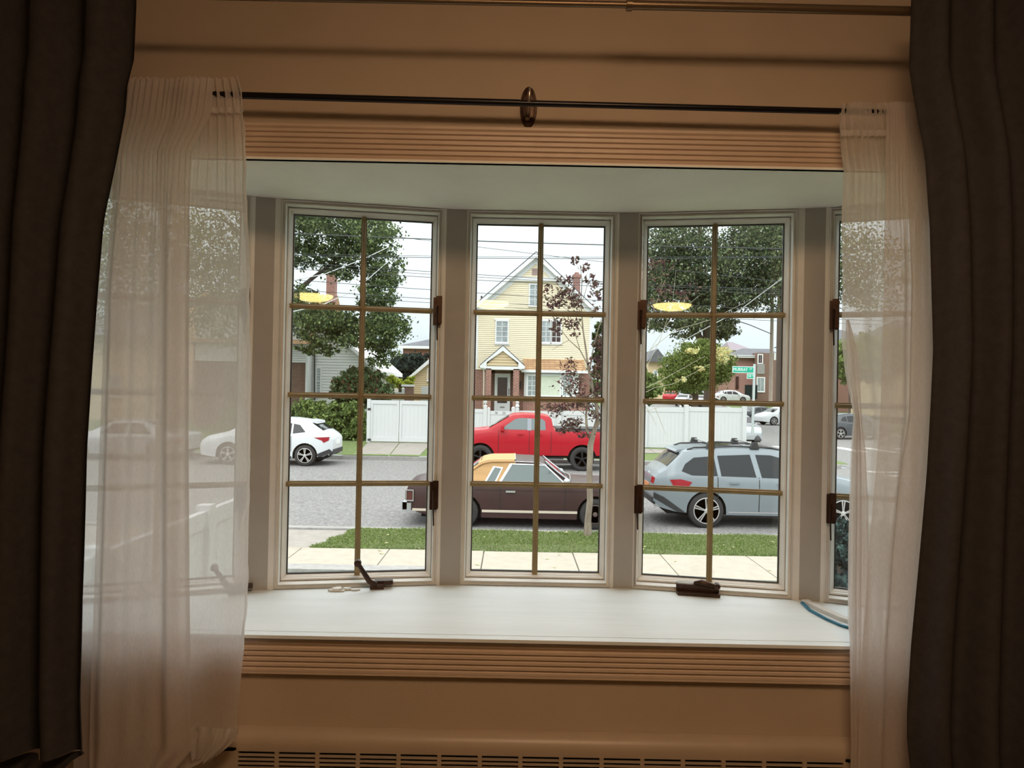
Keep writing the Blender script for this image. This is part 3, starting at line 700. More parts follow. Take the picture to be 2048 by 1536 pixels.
# crosswalk bars on the street beyond the silver estate
t = thing('crosswalk', (gx(1690, 24), 24, road_z(24)), kind='structure', label='white painted crosswalk bars across the street')
for k in range(8):
    y = 18.4 + k * 1.15
    obj('crosswalk_bar', MB().add([(13.2, y, road_z(y) + .006), (16.2, y, road_z(y) + .006), (16.2, y + .5, road_z(y + .5) + .006), (13.2, y + .5, road_z(y + .5) + .006)], [(0, 1, 2, 3)]), paint_white, t, world=True)
for k in range(6):
    x = 14 + k * 1.6
    obj('crosswalk_bar', MB().add([(x, 36, -1.264), (x + .6, 36, -1.264), (x + .6, 39, -1.264), (x, 39, -1.264)], [(0, 1, 2, 3)]), paint_white, t, world=True)
# grass blades
def blades(name, n, xr, yr, z, h, wd, m_, **k):
    x = RNG.uniform(*xr, n); y = RNG.uniform(*yr, n)
    edge = -3.36 + (y - 12.32) * .24 + .06 * np.sin(y * 9); keep = x > edge
    x, y = x[keep], y[keep]; n = len(x)
    c = np.stack([x, y, np.full(n, z)], 1); ang = RNG.uniform(0, 2 * PI, n); d = np.stack([np.cos(ang), np.sin(ang), np.zeros(n)], 1) * wd
    pat = .75 + .25 * np.sin(x * 3.1) * np.sin(y * 4.3 + x)
    top = c + np.stack([RNG.normal(0, h * .45, n), RNG.normal(0, h * .45, n), h * RNG.uniform(.5, 1.2, n) * pat], 1)
    mid = (c + top) / 2 + np.stack([np.zeros(n), np.zeros(n), np.full(n, h * .15)], 1)
    V = np.stack([c - d, c + d, mid + d * .8, top], 1)
    return quads(name, V, m_, **k)
blades('grass', 90000, (-3.4, 7.5), (12.33, 14.08), GZ - .02, .07, .006, grass_m, kind='stuff', label='mown green grass of the strip between sidewalk and parked cars', cat='grass')
# fallen leaves
lf = None
for k in range(26):
    x = RNG.uniform(-3.0, 5.2); y = RNG.uniform(11.0, 14.0); z = GZ + (.008 if y < 12.3 else .05)
    if lf is None:
        V = [[(-.05, 0, 0), (0, .03, .012), (.055, 0, 0), (0, -.03, .008)]]
        lf = quads('fallen_leaf', np.array(V), lf_fall, label='small yellow fallen leaf lying on grass or sidewalk', cat='leaf', group='fallen leaves by the sidewalk'); c_ = lf
    else: c_ = lf.copy(); COL.objects.link(c_)
    c_.matrix_basis = Matrix.Translation((x, y, z)) @ Matrix.Rotation(RNG.uniform(0, 6), 4, 'Z') @ Matrix.Scale(RNG.uniform(.6, 1.1), 4)
#@@PART2
# ================================================================== FENCES
def bxp(m, px0, px1, py0, py1, Y, d0, d1, mi=0):
    pc = (px0 + px1) / 2; qc = (py0 + py1) / 2
    return m.box(wx(px0, qc, Y), wx(px1, qc, Y), Y - d0, Y + d1, wz(pc, py1, Y), wz(pc, py0, Y), mi)
FY = 32.0
gt, gb = wz(800, 801, FY), -.93
def vinyl_panel(parent, x0, x1, zb, zt, Y, name='fence_panel', rail=.16, top=True):
    obj('rail', MB().box(x0, x1, Y - .03, Y + .03, zt - rail, zt), vinyl_m, parent, world=True)
    obj('rail', MB().box(x0, x1, Y - .03, Y + .03, zb, zb + rail), vinyl_m, parent, world=True)
    obj('backing', MB().box(x0, x1, Y + .012, Y + .018, zb + .02, zt - .02), vinyl_m, parent, world=True)
    nbd = max(2, int(round((x1 - x0) / .17))); bwid = (x1 - x0) / nbd
    for i in range(nbd):
        obj('plank', MB().box(x0 + i * bwid + .0012, x0 + (i + 1) * bwid - .0012, Y - .012, Y + .012, zb + rail - .01, zt - rail + .01), vinyl_m, parent, world=True)
def post(parent, x, Y, zb, zt, w_=.065, cap='flat'):
    m = MB().box(x - w_, x + w_, Y - w_, Y + w_, zb, zt)
    m.add([(x - w_ - .012, Y - w_ - .012, zt), (x + w_ + .012, Y - w_ - .012, zt), (x + w_ + .012, Y + w_ + .012, zt), (x - w_ - .012, Y + w_ + .012, zt), (x, Y, zt + .07)], [(0, 1, 4), (1, 2, 4), (2, 3, 4), (3, 0, 4), (3, 2, 1, 0)])
    p = obj('post', m, vinyl_m, parent, world=True)
    if cap == 'ball':
        m = MB().lathe([(.03, 0), (.03, .05), (.055, .08), (.075, .14), (.075, .2), (.05, .25), (.02, .27)], (x, Y, zt + .03), 'Z', 16)
        obj('finial', m, vinyl_m, p, smooth=True, world=True)
    if cap == 'spire':
        m = MB().lathe([(.06, 0), (.06, .04), (.09, .07), (.09, .12), (.05, .2), (.085, .26), (.03, .36), (.005, .46)], (x, Y, zt + .03), 'Z', 16)
        obj('finial', m, vinyl_m, p, smooth=True, world=True)
# double drive gate
x0, x1, xm0, xm1, x2, x3 = [wx(q, 845, FY) for q in (735, 741, 793, 804, 857, 864)]
t = thing('double_gate', ((x0 + x3) / 2, FY, gb), label='closed white vinyl double gate with black hinges at the top of the far driveway', cat='gate')
lf1 = None
for a, b in ((x1, wx(798, 845, FY)), (wx(799, 845, FY), x2)):
    m = MB().box(a, b, FY - .04, FY + .02, gt - .17, gt); m.box(a, b, FY - .04, FY + .02, gb + .04, gb + .24)
    st = .10
    m.box(a, a + st, FY - .045, FY + .02, gb + .04, gt); m.box(b - st, b, FY - .045, FY + .02, gb + .04, gt)
    l = obj('gate_leaf', m, vinyl_m, t, world=True)
    n = 6; bw_ = (b - a - 2 * st) / n
    for i in range(n): obj('plank', MB().box(a + st + i * bw_ + .0012, a + st + (i + 1) * bw_ - .0012, FY - .012, FY + .012, gb + .2, gt - .15), vinyl_m, l, world=True)
for x in (wx(737.5, 845, FY), wx(861, 845, FY)): post(t, x, FY, gb, gt + .05, .075)
for px_ in (739, 860):
    for py_ in (818, 879):
        m = MB(); bxp(m, px_ - 3, px_ + 3, py_ - 2, py_ + 2, FY, .10, -.05); obj('hinge', m, plastic_m, t, world=True)
# low white fence seen above the gate, further up the drive
t = thing('fence', tuple(P(780, 880, 39)), label='white vinyl fence beyond the double gate beside the tan garage', cat='fence')
xa, xb = wx(742, 790, 39), wx(806, 790, 39)
vinyl_panel(t, xa, xb, -.9, wz(775, 784, 39), 39)
post(t, xb, 39, -.9, wz(790, 777, 39), .07); post(t, wx(775, 790, 39), 39, -.9, wz(775, 780, 39), .06)
t = thing('gate_pillar', tuple(P(815, 880, 40)), label='brick gate pillar between the white fence and the tan garage', cat='pillar')
m = MB(); bxp(m, 806, 826, 772, 900, 40, .2, .2); obj('pillar_shaft', m, brick_d, t, world=True)
m = MB(); bxp(m, 804, 828, 769, 773, 40, .25, .25); obj('pillar_cap', m, hwhite_m, t, world=True)
# garden fence in front of the yellow house
t = thing('garden_fence', tuple(P(960, 890, FY)), label='white vinyl fence panel and gate with house numbers before the yellow house', cat='fence')
def zt_(px, py): return wz(px, py, FY)
hx = [wx(q, 850, FY) for q in (925, 967, 975, 1022, 1031, 1038)]
vinyl_panel(t, wx(866, 850, FY), hx[1], gb, zt_(955, 818), FY)
post(t, wx(970, 850, FY), FY, gb, zt_(970, 812), .08, 'ball')
post(t, wx(977, 850, FY), FY, gb, zt_(977, 817), .06)
vinyl_panel(t, wx(980, 850, FY), hx[3], gb, zt_(1000, 822), FY)
post(t, wx(1026, 850, FY), FY, gb, zt_(1026, 816), .08)
post(t, wx(1034, 850, FY), FY, gb, zt_(1034, 818), .08, 'spire')
def text(s_, loc, size, m_, parent, name, rot=(PI / 2, 0, 0), ext=.002):
    c_ = bpy.data.curves.new(name, 'FONT'); c_.body = s_; c_.size = size; c_.extrude = ext; c_.align_x = 'CENTER'; c_.align_y = 'CENTER'; c_.resolution_u = 2
    tmp = bpy.data.objects.new('tmp', c_); COL.objects.link(tmp); dg = bpy.context.evaluated_depsgraph_get()
    me = bpy.data.meshes.new_from_object(tmp.evaluated_get(dg)); bpy.data.objects.remove(tmp)
    me.materials.clear(); me.materials.append(m_)
    o = link(name, me, parent)
    o.matrix_basis = parent_matrix(parent).inverted() @ (Matrix.Translation(loc) @ Matrix.Rotation(rot[2], 4, 'Z') @ Matrix.Rotation(rot[0], 4, 'X'))
    return o
zz = zt_(1000, 826)
text('18', (wx(992, 826, FY), FY - .034, zz), .14, plastic_m, t, 'house_number'); text('53', (wx(1008, 826, FY), FY - .034, zz), .14, plastic_m, t, 'house_number')
# long fence to the corner
t = thing('boundary_fence', (wx(1262, 850, FY), FY, gb), label='long white vinyl fence running from the yellow house to the street corner', cat='fence')
prev = hx[5]
for q in (1118, 1204, 1290, 1372, 1488):
    x = wx(q, 850, FY); vinyl_panel(t, prev, x, gb, wz(q - 40, 822 if q < 1290 else 815 + (1488 - q) * .0, FY), FY, rail=.2)
    post(t, x, FY, gb, wz(q, 817 if q < 1290 else 811, FY), .09); prev = x
t = thing('side_fence', (wx(1488, 850, FY), 40, gb), rz=0, label='white vinyl fence returning from the corner along the side street', cat='fence')
xs_ = wx(1488, 850, FY)
for k in range(5):
    y0, y1 = FY + .2 + k * 2.4, FY + 2.5 + k * 2.4
    obj('plank', MB().box(xs_ - .03, xs_ + .03, y0, y1, gb, .60), vinyl_m, t, world=True, label='white fence panel')
    post(t, xs_, y1 + .03, gb, .68, .07)
obj('rail', MB().box(xs_ - 5, xs_, 43.9, 43.96, gb, .62), vinyl_m, t, world=True)
# white panelled fence on the driveway side of the house
t = thing('yard_fence', (-2.6, 5.4, GZ), label='tall white panelled fence running from the house to the sidewalk beyond the driveway side sheer', cat='fence')
zt0 = .44
for k in range(3):
    y0, y1 = 2.9 + k * 1.66, 2.9 + (k + 1) * 1.66
    obj('rail', MB().box(-2.63, -2.57, y0, y1, zt0 - .14, zt0), vinyl_m, t, world=True); obj('rail', MB().box(-2.62, -2.58, y0, y1, GZ, GZ + .15), vinyl_m, t, world=True)
    for j in range(8):
        obj('plank', MB().box(-2.612, -2.588, y0 + j * .2075 + .003, y0 + (j + 1) * .2075 - .003, GZ + .1, zt0 - .13), vinyl_m, t, world=True)
    obj('post', MB().box(-2.66, -2.54, y1 - .06, y1 + .06, GZ, zt0 + .05), vinyl_m, t, world=True)

# ================================================================== HOUSES
def siding(m, f0, f1, z0, z1, Y, step=.108, lip=.03):
    z = z0; gr_ = step * .20
    while z < z1 - .01:
        zz = min(z + step, z1) - gr_; a0, a1, b0, b1 = f0(z), f1(z), f0(zz), f1(zz)
        if a1 - a0 > .03 and zz > z:
            if b1 < b0: b0 = b1 = (b0 + b1) / 2
            # board face, its top edge and its undercut; the groove above shows the sheathing
            m.add([(a0, Y - lip - .012, z), (a1, Y - lip - .012, z), (b1, Y - lip, zz), (b0, Y - lip, zz), (a0, Y, z), (a1, Y, z), (b1, Y, zz), (b0, Y, zz)], [(0, 1, 2, 3), (4, 5, 1, 0), (3, 2, 6, 7), (0, 3, 7, 4), (1, 5, 6, 2)])
        z += step
def hwin(parent, x0, x1, z0, z1, Y, cols, rows, gm, fr=.07, name='window'):
    m = MB()
    for (a, b, c, d) in ((x0 - fr, x1 + fr, z0 - fr, z0), (x0 - fr, x1 + fr, z1, z1 + fr), (x0 - fr, x0, z0, z1), (x1, x1 + fr, z0, z1)): m.box(a, b, Y - .07, Y, c, d)
    m.box(x0 - fr - .03, x1 + fr + .03, Y - .10, Y, z0 - fr - .04, z0 - fr)
    w_ = obj(name, m, hwhite_m, parent, world=True)
    obj('pane', MB().box(x0, x1, Y - .03, Y - .022, z0, z1), gm, w_, world=True)
    m = MB(); g = .014
    for i in range(1, cols): x = x0 + (x1 - x0) * i / cols; m.box(x - g, x + g, Y - .045, Y - .03, z0, z1)
    for j in range(1, rows): z = z0 + (z1 - z0) * j / rows; m.box(x0, x1, Y - .045, Y - .03, z - g, z + g)
    if cols > 1 or rows > 1: obj('grille', m, hwhite_m, w_, world=True)
    return w_
HY = 40.0
pk = P(1072, 509, HY); eL = P(950, 611, HY); eR = P(1184, 613, HY)
hxl, hxr = wx(953, 680, HY), wx(1181, 700, HY); hz_e = (eL.z + eR.z) / 2; xc = pk.x
t = thing('yellow_house', (xc, HY, -.94), label='yellow clapboard gabled house with a brick ground floor across the street', cat='house')
slope = (pk.z - hz_e) / ((hxr - hxl) / 2)
fl = lambda z: hxl if z < hz_e else hxl + (z - hz_e) / slope
frr = lambda z: hxr if z < hz_e else hxr - (z - hz_e) / slope
zb2 = wz(1060, 741, HY)
m = MB(); siding(m, fl, frr, zb2, pk.z - .05, HY); m.prism([(hxl, zb2), (hxr, zb2), (hxr, hz_e), (xc, pk.z), (hxl, hz_e)], HY, HY + 9)
obj('upper_wall', m, siding_y, t, world=True, label='yellow clapboard walls')
obj('lower_wall', MB().box(hxl, hxr, HY + .02, HY + 9, -.94, zb2), brick_r, t, world=True, label='red brick ground floor')
# roof and rakes
ov = .28
for s_, e in ((-1, hxl), (1, hxr)):
    ex, ez = e + s_ * ov, hz_e - ov * slope
    m = MB().add([(xc, HY - .35, pk.z + .12), (ex, HY - .35, ez + .12), (ex, HY + 9.3, ez + .12), (xc, HY + 9.3, pk.z + .12), (xc, HY - .35, pk.z + .02), (ex, HY - .35, ez + .02), (ex, HY + 9.3, ez + .02), (xc, HY + 9.3, pk.z + .02)],
                 [(0, 1, 2, 3), (4, 7, 6, 5), (0, 4, 5, 1), (1, 5, 6, 2), (2, 6, 7, 3)])
    obj('roof', m, shingle_g, t, world=True)
    m = MB().add([(xc, HY - .36, pk.z + .05), (ex, HY - .36, ez + .05), (ex, HY - .36, ez - .18), (xc, HY - .36, pk.z - .22), (xc, HY - .01, pk.z + .05), (ex, HY - .01, ez + .05), (ex, HY - .01, ez - .18), (xc, HY - .01, pk.z - .22)],
                 [(0, 1, 2, 3), (3, 2, 6, 7), (0, 3, 7, 4), (1, 5, 6, 2)])
    obj('rake_board', m, hwhite_m, t, world=True)
    m = MB().add([(xc, HY - .065, pk.z - .22), (ex - s_ * .2, HY - .065, ez - .0), (ex - s_ * .2, HY - .065, ez - .32), (xc, HY - .065, pk.z - .52), (xc, HY, pk.z - .22), (ex - s_ * .2, HY, ez), (ex - s_ * .2, HY, ez - .32), (xc, HY, pk.z - .52)], [(0, 1, 2, 3), (3, 2, 6, 7)])
    obj('frieze_board', m, hwhite_m, t, world=True)
# gable band
zb_ = wz(1070, 563, HY); ztb = wz(1070, 555, HY)
obj('gable_band', MB().box(fl(zb_) + .25, frr(zb_) - .25, HY - .16, HY, zb_, ztb), hwhite_m, t, world=True)
m = MB(); bxp(m, 1064, 1077, 537, 551, HY, .05, 0); obj('gable_vent', m, mat('vent', (.33, .24, .22), .8), t, world=True)
def hw_px(a, b, c, d, cols, rows, gm=hglass_m, Y=HY, fr=.07, par=None, name='window'):
    return hwin(par or t, wx(a, (c + d) / 2, Y), wx(b, (c + d) / 2, Y), wz((a + b) / 2, d, Y), wz((a + b) / 2, c, Y), Y - .02, cols, rows, gm, fr, name)
hw_px(1060, 1080, 570, 610, 2, 4)
hw_px(993, 1015, 643, 684, 2, 4)
hw_px(1084, 1100, 643, 684, 2, 4); hw_px(1104, 1121, 643, 684, 2, 4, hdark_m)
for (a, b) in ((989, 1019), (1080, 1125)):
    m = MB(); bxp(m, a, b, 638, 640.5, HY, .09, 0); bxp(m, a, b, 687, 690, HY, .09, 0); obj('window_trim', m, hwhite_m, t, world=True)
# portico
PYy = HY - 1.3
a_, b_, c_ = P(960, 731, PYy), P(1006, 692, PYy), P(1050, 733, PYy); ez = (a_.z + c_.z) / 2
m = MB(); sl2 = (b_.z - ez) / ((c_.x - a_.x) / 2); ia = a_.x + .35; ib = c_.x - .35
siding(m, lambda z: ia + max(0, (z - ez) / sl2 - .1), lambda z: ib - max(0, (z - ez) / sl2 - .1), ez + .03, b_.z - .2, PYy - .03, .15, .015)
m.prism([(ia, ez), (ib, ez), (b_.x, b_.z - .15)], PYy - .02, PYy + .03)
obj('porch_gable', m, siding_t, t, world=True, label='tan clapboard porch gable')
for s_, e in ((-1, a_.x), (1, c_.x)):
    m = MB().add([(b_.x, PYy - .15, b_.z + .05), (e, PYy - .15, ez + .05), (e, HY, ez + .05), (b_.x, HY, b_.z + .05), (b_.x, PYy - .15, b_.z - .01), (e, PYy - .15, ez - .01), (e, HY, ez - .01), (b_.x, HY, b_.z - .01)], [(0, 1, 2, 3), (4, 7, 6, 5), (0, 4, 5, 1), (1, 5, 6, 2)])
    obj('porch_roof', m, shingle_g, t, world=True)
    m = MB().add([(b_.x, PYy - .16, b_.z - .01), (e, PYy - .16, ez - .01), (e - s_ * .02, PYy - .16, ez - .13), (e - s_ * .36, PYy - .16, ez - .15), (e - s_ * .36, PYy - .16, ez + .18), (b_.x, PYy - .16, b_.z - .27),
                  (b_.x, PYy - .05, b_.z - .01), (e, PYy - .05, ez - .01), (e - s_ * .02, PYy - .05, ez - .13), (e - s_ * .36, PYy - .05, ez - .15), (e - s_ * .36, PYy - .05, ez + .18), (b_.x, PYy - .05, b_.z - .27)],
                 [(0, 1, 4, 5), (1, 2, 3, 4), (2, 8, 9, 3), (3, 9, 10, 4), (4, 10, 11, 5)])
    obj('porch_fascia', m, hwhite_m, t, world=True)
m = MB().box(a_.x + .15, c_.x - .15, PYy - .1, HY, ez - .2, ez - .02); obj('porch_soffit', m, hwhite_m, t, world=True)
for (p0, p1) in ((971, 982), (1026, 1038)):
    m = MB(); m.box(wx(p0, 780, PYy), wx(p1, 780, PYy), PYy - .1, PYy + .2, -.94, ez - .15); obj('porch_pillar', m, brick_r, t, world=True)
m = MB().box(wx(971, 780, PYy), wx(1038, 780, PYy), PYy - .3, HY, -.94, wz(1005, 824, PYy)); obj('porch_step', m, conc2_m, t, world=True)
# front door
dx0, dx1, dz0, dz1 = wx(989, 790, HY), wx(1020, 790, HY), wz(1005, 822, HY), wz(1005, 747, HY)
m = MB().box(dx0, dx1, HY - .05, HY + .02, dz0, dz1)
d_ = obj('front_door', m, hwhite_m, t, world=True, label='white storm door with a dark pane')
m = MB(); bxp(m, 995, 1014.5, 755, 806, HY, .07, 0); obj('door_pane', m, hdark_m, d_, world=True)
m = MB(); bxp(m, 1017, 1018.5, 777, 790, HY, .10, 0); obj('door_handle', m, plastic_m, d_, world=True)
m = MB(); bxp(m, 1000, 1009, 813, 816, HY, .055, 0); obj('number_plate', m, curb_m, d_, world=True)
m = MB(); m.box(dx0 - .25, dx0, HY - .02, HY + .02, dz0, dz1 + .2); m.box(dx1, dx1 + .2, HY - .02, HY + .02, dz0, dz1 + .2); m.box(dx0 - .25, dx1 + .2, HY - .02, HY + .02, dz1, dz1 + .35); obj('door_recess', m, mat('porch_brown', (.13, .065, .05), .8), t, world=True)
# pent roof over the bay window
x0, x1 = wx(1046, 730, HY), wx(1168, 730, HY); z0, z1 = wz(1100, 741, HY - .9), wz(1100, 717, HY)
m = MB().add([(x0, HY - .9, z0), (x1, HY - .9, z0), (x1, HY, z1), (x0, HY, z1), (x0, HY, z0), (x1, HY, z0)], [(0, 1, 2, 3), (0, 3, 4), (1, 5, 2), (0, 4, 5, 1)])
obj('pent_roof', m, shingle_t, t, world=True, label='orange tan shingled pent roof')
m = MB().box(x0 - .1, x1 + .4, HY - 1.0, HY - .88, z0 - .12, z0 + .02); obj('gutter', m, hwhite_m, t, world=True)
m = MB().box(wx(1048, 770, HY), wx(1155, 770, HY), HY - .7, HY, wz(1100, 797, HY), z0 - .05); obj('bay_box', m, hwhite_m, t, world=True)
YB = HY - .68
hw_px(1056, 1072, 752, 791, 2, 4, Y=YB, fr=.10); hw_px(1080, 1119, 752, 791, 1, 1, hcurt_m, Y=YB, fr=.10); hw_px(1126, 1142, 752, 791, 2, 4, Y=YB, fr=.10)
m = MB().box(wx(1046, 770, HY), wx(1170, 770, HY), HY - .62, HY, -.94, wz(1100, 797, HY)); obj('bay_base', m, brick_r, t, world=True)
m = MB(); bxp(m, 1145, 1168, 744, 800, HY, .3, 0); obj('brick_return', m, brick_r, t, world=True)
obj('downspout', MB().tube([P(958, 733, PYy), P(967, 738, PYy), P(968, 745, PYy), P(967, 815, PYy)], .045, 8), cream_m, t, smooth=True, world=True)
m = MB(); bxp(m, 1038.5, 1042, 763, 778, HY, .12, 0); obj('wall_lantern', m, plastic_m, t, world=True)
m = MB(); m.box(hxl - .05, hxl + .08, HY - .05, HY + .1, zb2, hz_e - .2); m.box(hxr - .08, hxr + .05, HY - .05, HY + .1, zb2, hz_e - .2); obj('corner_board', m, hwhite_m, t, world=True)
# chimney
x0, x1 = wx(1147, 560, 43), wx(1160, 560, 43)
m = MB().box(x0, x1, 42.8, 43.5, wz(1153, 625, 43), wz(1153, 549, 43)); m.box(x0 - .06, x1 + .06, 42.75, 43.55, wz(1153, 556, 43), wz(1153, 550, 43)); m.box(x0 + .08, x1 - .08, 42.9, 43.4, wz(1153, 549, 43), wz(1153, 545, 43))
obj('chimney', m, brick_r, t, world=True, label='red brick chimney')
obj('roof_vent', MB().tube([P(964, 606, 42), P(963, 592, 42)], .05, 8), plastic_m, t, world=True)

# white house with brick corner
WHY = 41.0
t = thing('white_house', (wx(660, 740, WHY), WHY, -.94), label='white clapboard house with a brick corner behind the hedge', cat='house')
x0, x1 = wx(545, 740, WHY), wx(620, 740, WHY); zs = wz(600, 726, WHY)
obj('brick_front', MB().box(x0 - 4, x1, WHY - .8, WHY + .2, -.94, zs), brick_d, t, world=True)
m = MB(); siding(m, lambda z: x0 - 4, lambda z: x1 + .02, zs, wz(600, 690, WHY), WHY - .85, .12); m.box(x0 - 4, x1, WHY - .84, WHY + .2, zs, wz(600, 600, WHY)); obj('front_wall', m, siding_w, t, world=True)
m = MB(); bxp(m, 620, 624, 690, 800, WHY, .9, .1); obj('corner_board', m, hwhite_m, t, world=True)
# gable side facing the street, roof slope falling to the garage side
gxr = P(757, 742, WHY); gpk = P(640, 640, WHY); sl3 = (gpk.z - gxr.z) / (gxr.x - gpk.x); gl = wx(622, 740, WHY)
m = MB(); siding(m, lambda z: gl, lambda z: min(gxr.x - .1, gxr.x - (z - gxr.z) / sl3) if z > gxr.z else gxr.x - .1, -.5, gpk.z, WHY, .16, .04)
m.prism([(gl, -.94), (gxr.x - .1, -.94), (gxr.x - .1, gxr.z), (gpk.x, gpk.z), (gl, gpk.z)], WHY, WHY + 8)
obj('side_wall', m, siding_w, t, world=True)
m = MB().add([(gpk.x, WHY - .3, gpk.z + .15), (gxr.x + .15, WHY - .3, gxr.z), (gxr.x + .15, WHY + 8, gxr.z), (gpk.x, WHY + 8, gpk.z + .15), (gpk.x, WHY - .3, gpk.z - .1), (gxr.x + .15, WHY - .3, gxr.z - .22), (gxr.x + .15, WHY + 8, gxr.z - .22), (gpk.x, WHY + 8, gpk.z - .1)], [(0, 1, 2, 3), (4, 7, 6, 5), (0, 4, 5, 1), (1, 5, 6, 2)])
obj('eave', m, hwhite_m, t, world=True)
rr_ = P(655, 600, 45)
m = MB().add([(x0 - 6, WHY - 1.2, wz(600, 690, WHY)), (gl + .2, WHY - 1.2, wz(600, 690, WHY)), (gpk.x, 45, wz(650, 590, 45)), (x0 - 6, 45, wz(650, 590, 45)), (gl + .2, 50, 4)], [(0, 1, 2, 3), (1, 4, 2)])
obj('roof', m, shingle_t, t, world=True, label='orange brown shingle roof')
hw_px(634, 641, 737, 785, 1, 2, Y=WHY, fr=.08)
obj('downspout', MB().tube([P(629, 690, WHY - .1), P(629, 800, WHY - .1)], .04, 6), plastic_m, t, world=True)
m = MB(); bxp(m, 655, 671, 546, 605, 44, .3, .4); bxp(m, 653, 673, 540, 546, 44, .36, .46); obj('chimney', m, brick_r, t, world=True, label='tall red brick chimney')

# tan garage
GY = 46.0
t = thing('garage', (wx(878, 780, GY), GY, -.94), label='tan clapboard garage with a low gable roof behind the double gate', cat='garage')
a_, b_ = P(818, 757, GY), P(880, 704, GY); c_x = 2 * b_.x - a_.x; sg = (b_.z - a_.z) / (b_.x - a_.x); wl = wx(824, 780, GY); wr = 2 * b_.x - wl
m = MB(); siding(m, lambda z: max(wl, a_.x + (z - a_.z) / sg), lambda z: min(wr, c_x - (z - a_.z) / sg), -.94, b_.z - .1, GY, .13, .02); m.prism([(wl, -.94), (wr, -.94), (wr, a_.z + .1), (b_.x, b_.z - .05), (wl, a_.z + .1)], GY, GY + 6)
obj('wall', m, siding_t, t, world=True)
for e in (a_.x, c_x):
    m = MB().add([(b_.x, GY - .3, b_.z + .12), (e, GY - .3, a_.z + .10), (e, GY + 6, a_.z + .1), (b_.x, GY + 6, b_.z + .12), (b_.x, GY - .3, b_.z - .18), (e, GY - .3, a_.z - .12), (e, GY + 6, a_.z - .12), (b_.x, GY + 6, b_.z - .18)], [(0, 1, 2, 3), (4, 7, 6, 5), (0, 4, 5, 1), (1, 5, 6, 2)])
    obj('roof', m, hwhite_m, t, world=True)
hw_px(856, 872, 739, 760, 1, 1, mat('attic_door', (.62, .45, .26), .7), Y=GY, fr=.06, name='loft_door')
obj('garage_door', MB().box(wx(842, 790, GY), 2 * b_.x - wx(842, 790, GY), GY - .05, GY, -.9, wz(850, 772, GY)), mat('garage_door_grey', (.55, .56, .56), .5), t, world=True)

# brick building beyond
BY = 75.0
t = thing('brick_building', (wx(880, 720, BY), BY, -.9), label='red brick building with a grey hip roof beyond the garage', cat='building')
x0, x1 = wx(806, 700, BY), wx(1010, 700, BY); z1 = wz(830, 693, BY)
obj('wall', MB().box(x0, x1, BY, BY + 12, -.9, z1), brick_mat('far_brick', (.36, .15, .12), (.30, .12, .10), (.38, .22, .2)), t, world=True)
x0 -= .6; x1 += .6; z2 = wz(880, 666, BY + 6)
obj('roof', MB().add([(x0, BY - .6, z1), (x1, BY - .6, z1), (x1, BY + 12.6, z1), (x0, BY + 12.6, z1), (x0 + 6, BY + 6, z2), (x1 - 6, BY + 6, z2)], [(0, 1, 5, 4), (1, 2, 5), (2, 3, 4, 5), (3, 0, 4)]), shingle_g, t, world=True)
obj('gutter', MB().box(x0, x1, BY - .7, BY - .5, z1 - .25, z1 + .03), hwhite_m, t, world=True)

# corner brick houses on the side street
CY = 112.0
t = thing('corner_house', (wx(1510, 770, CY), CY, .0), label='dark red brick house with a picture window behind the street sign', cat='house')
def bpx(name, px0, px1, py0, py1, Y, d0, d1, m_, par=None, **k):
    mm = MB(); bxp(mm, px0, px1, py0, py1, Y, d0, d1); return obj(name, mm, m_, par or t, world=True, **k)
bpx('main_wall', 1468, 1545, 714, 815, CY, 0, 10, brick_r)
bpx('front_bay', 1512, 1562, 706, 812, CY - 1.5, 0, 3, brick_d, label='projecting brown brick bay')
z_ = wz(1500, 713, CY)
x0, x1 = wx(1462, 710, CY), wx(1560, 710, CY)
obj('roof', MB().add([(x0, CY - 1, z_), (x1, CY - 1, z_), (x1, CY + 10, z_), (x0, CY + 10, z_), (x0 + 3, CY + 4, wz(1500, 694, CY)), (x1, CY + 4, wz(1500, 694, CY))], [(0, 1, 5, 4), (1, 2, 5), (2, 3, 4, 5), (3, 0, 4), (0, 3, 2, 1)]), shingle_g, t, world=True)
bpx('fascia', 1465, 1520, 711, 716, CY, .9, -.7, hwhite_m)
hwd = lambda a, b, c, d, g, Y: hwin(t, wx(a, c, Y), wx(b, c, Y), wz(a, d, Y), wz(a, c, Y), Y, 2, 1, g, .15)
hwd(1517, 1524, 710, 726, hdark_m, CY - 1.5); bpx('stone_panel', 1514, 1529, 728, 748, CY - 1.5, .1, 0, curb_m); hwd(1515, 1528, 756, 782, hglass_m, CY - 1.5)
bpx('doorway', 1471, 1477, 753, 778, CY, .1, 0, hdark_m); bpx('planting', 1492, 1512, 770, 798, CY - 3, .6, .6, lf_dark)
t = thing('far_house', (wx(1455, 770, 124), 124, .0), label='pale gabled house with a mauve roof beyond the yellow blooming tree', cat='house')
bpx('wall', 1436, 1466, 716, 770, 124, 0, 8, siding_w); bpx('brick_base', 1436, 1466, 755, 800, 124, .1, 8, brick_r); bpx('garage_door', 1444, 1464, 764, 790, 124, .2, 0, hwhite_m)
mauve = mat('mauve_roof', (.24, .20, .225), .8)
z_ = wz(1455, 718, 124); x0, x1 = wx(1432, 710, 124), wx(1470, 710, 124)
obj('roof', MB().add([(x0, 122.5, z_), (x1, 122.5, z_), (x1, 134, z_), (x0, 134, z_), ((x0 + x1) / 2, 122.5, z_ + 1.2), ((x0 + x1) / 2, 134, z_ + 1.2)], [(0, 1, 4), (2, 3, 5), (1, 2, 5, 4), (3, 0, 4, 5)]), mauve, t, world=True)
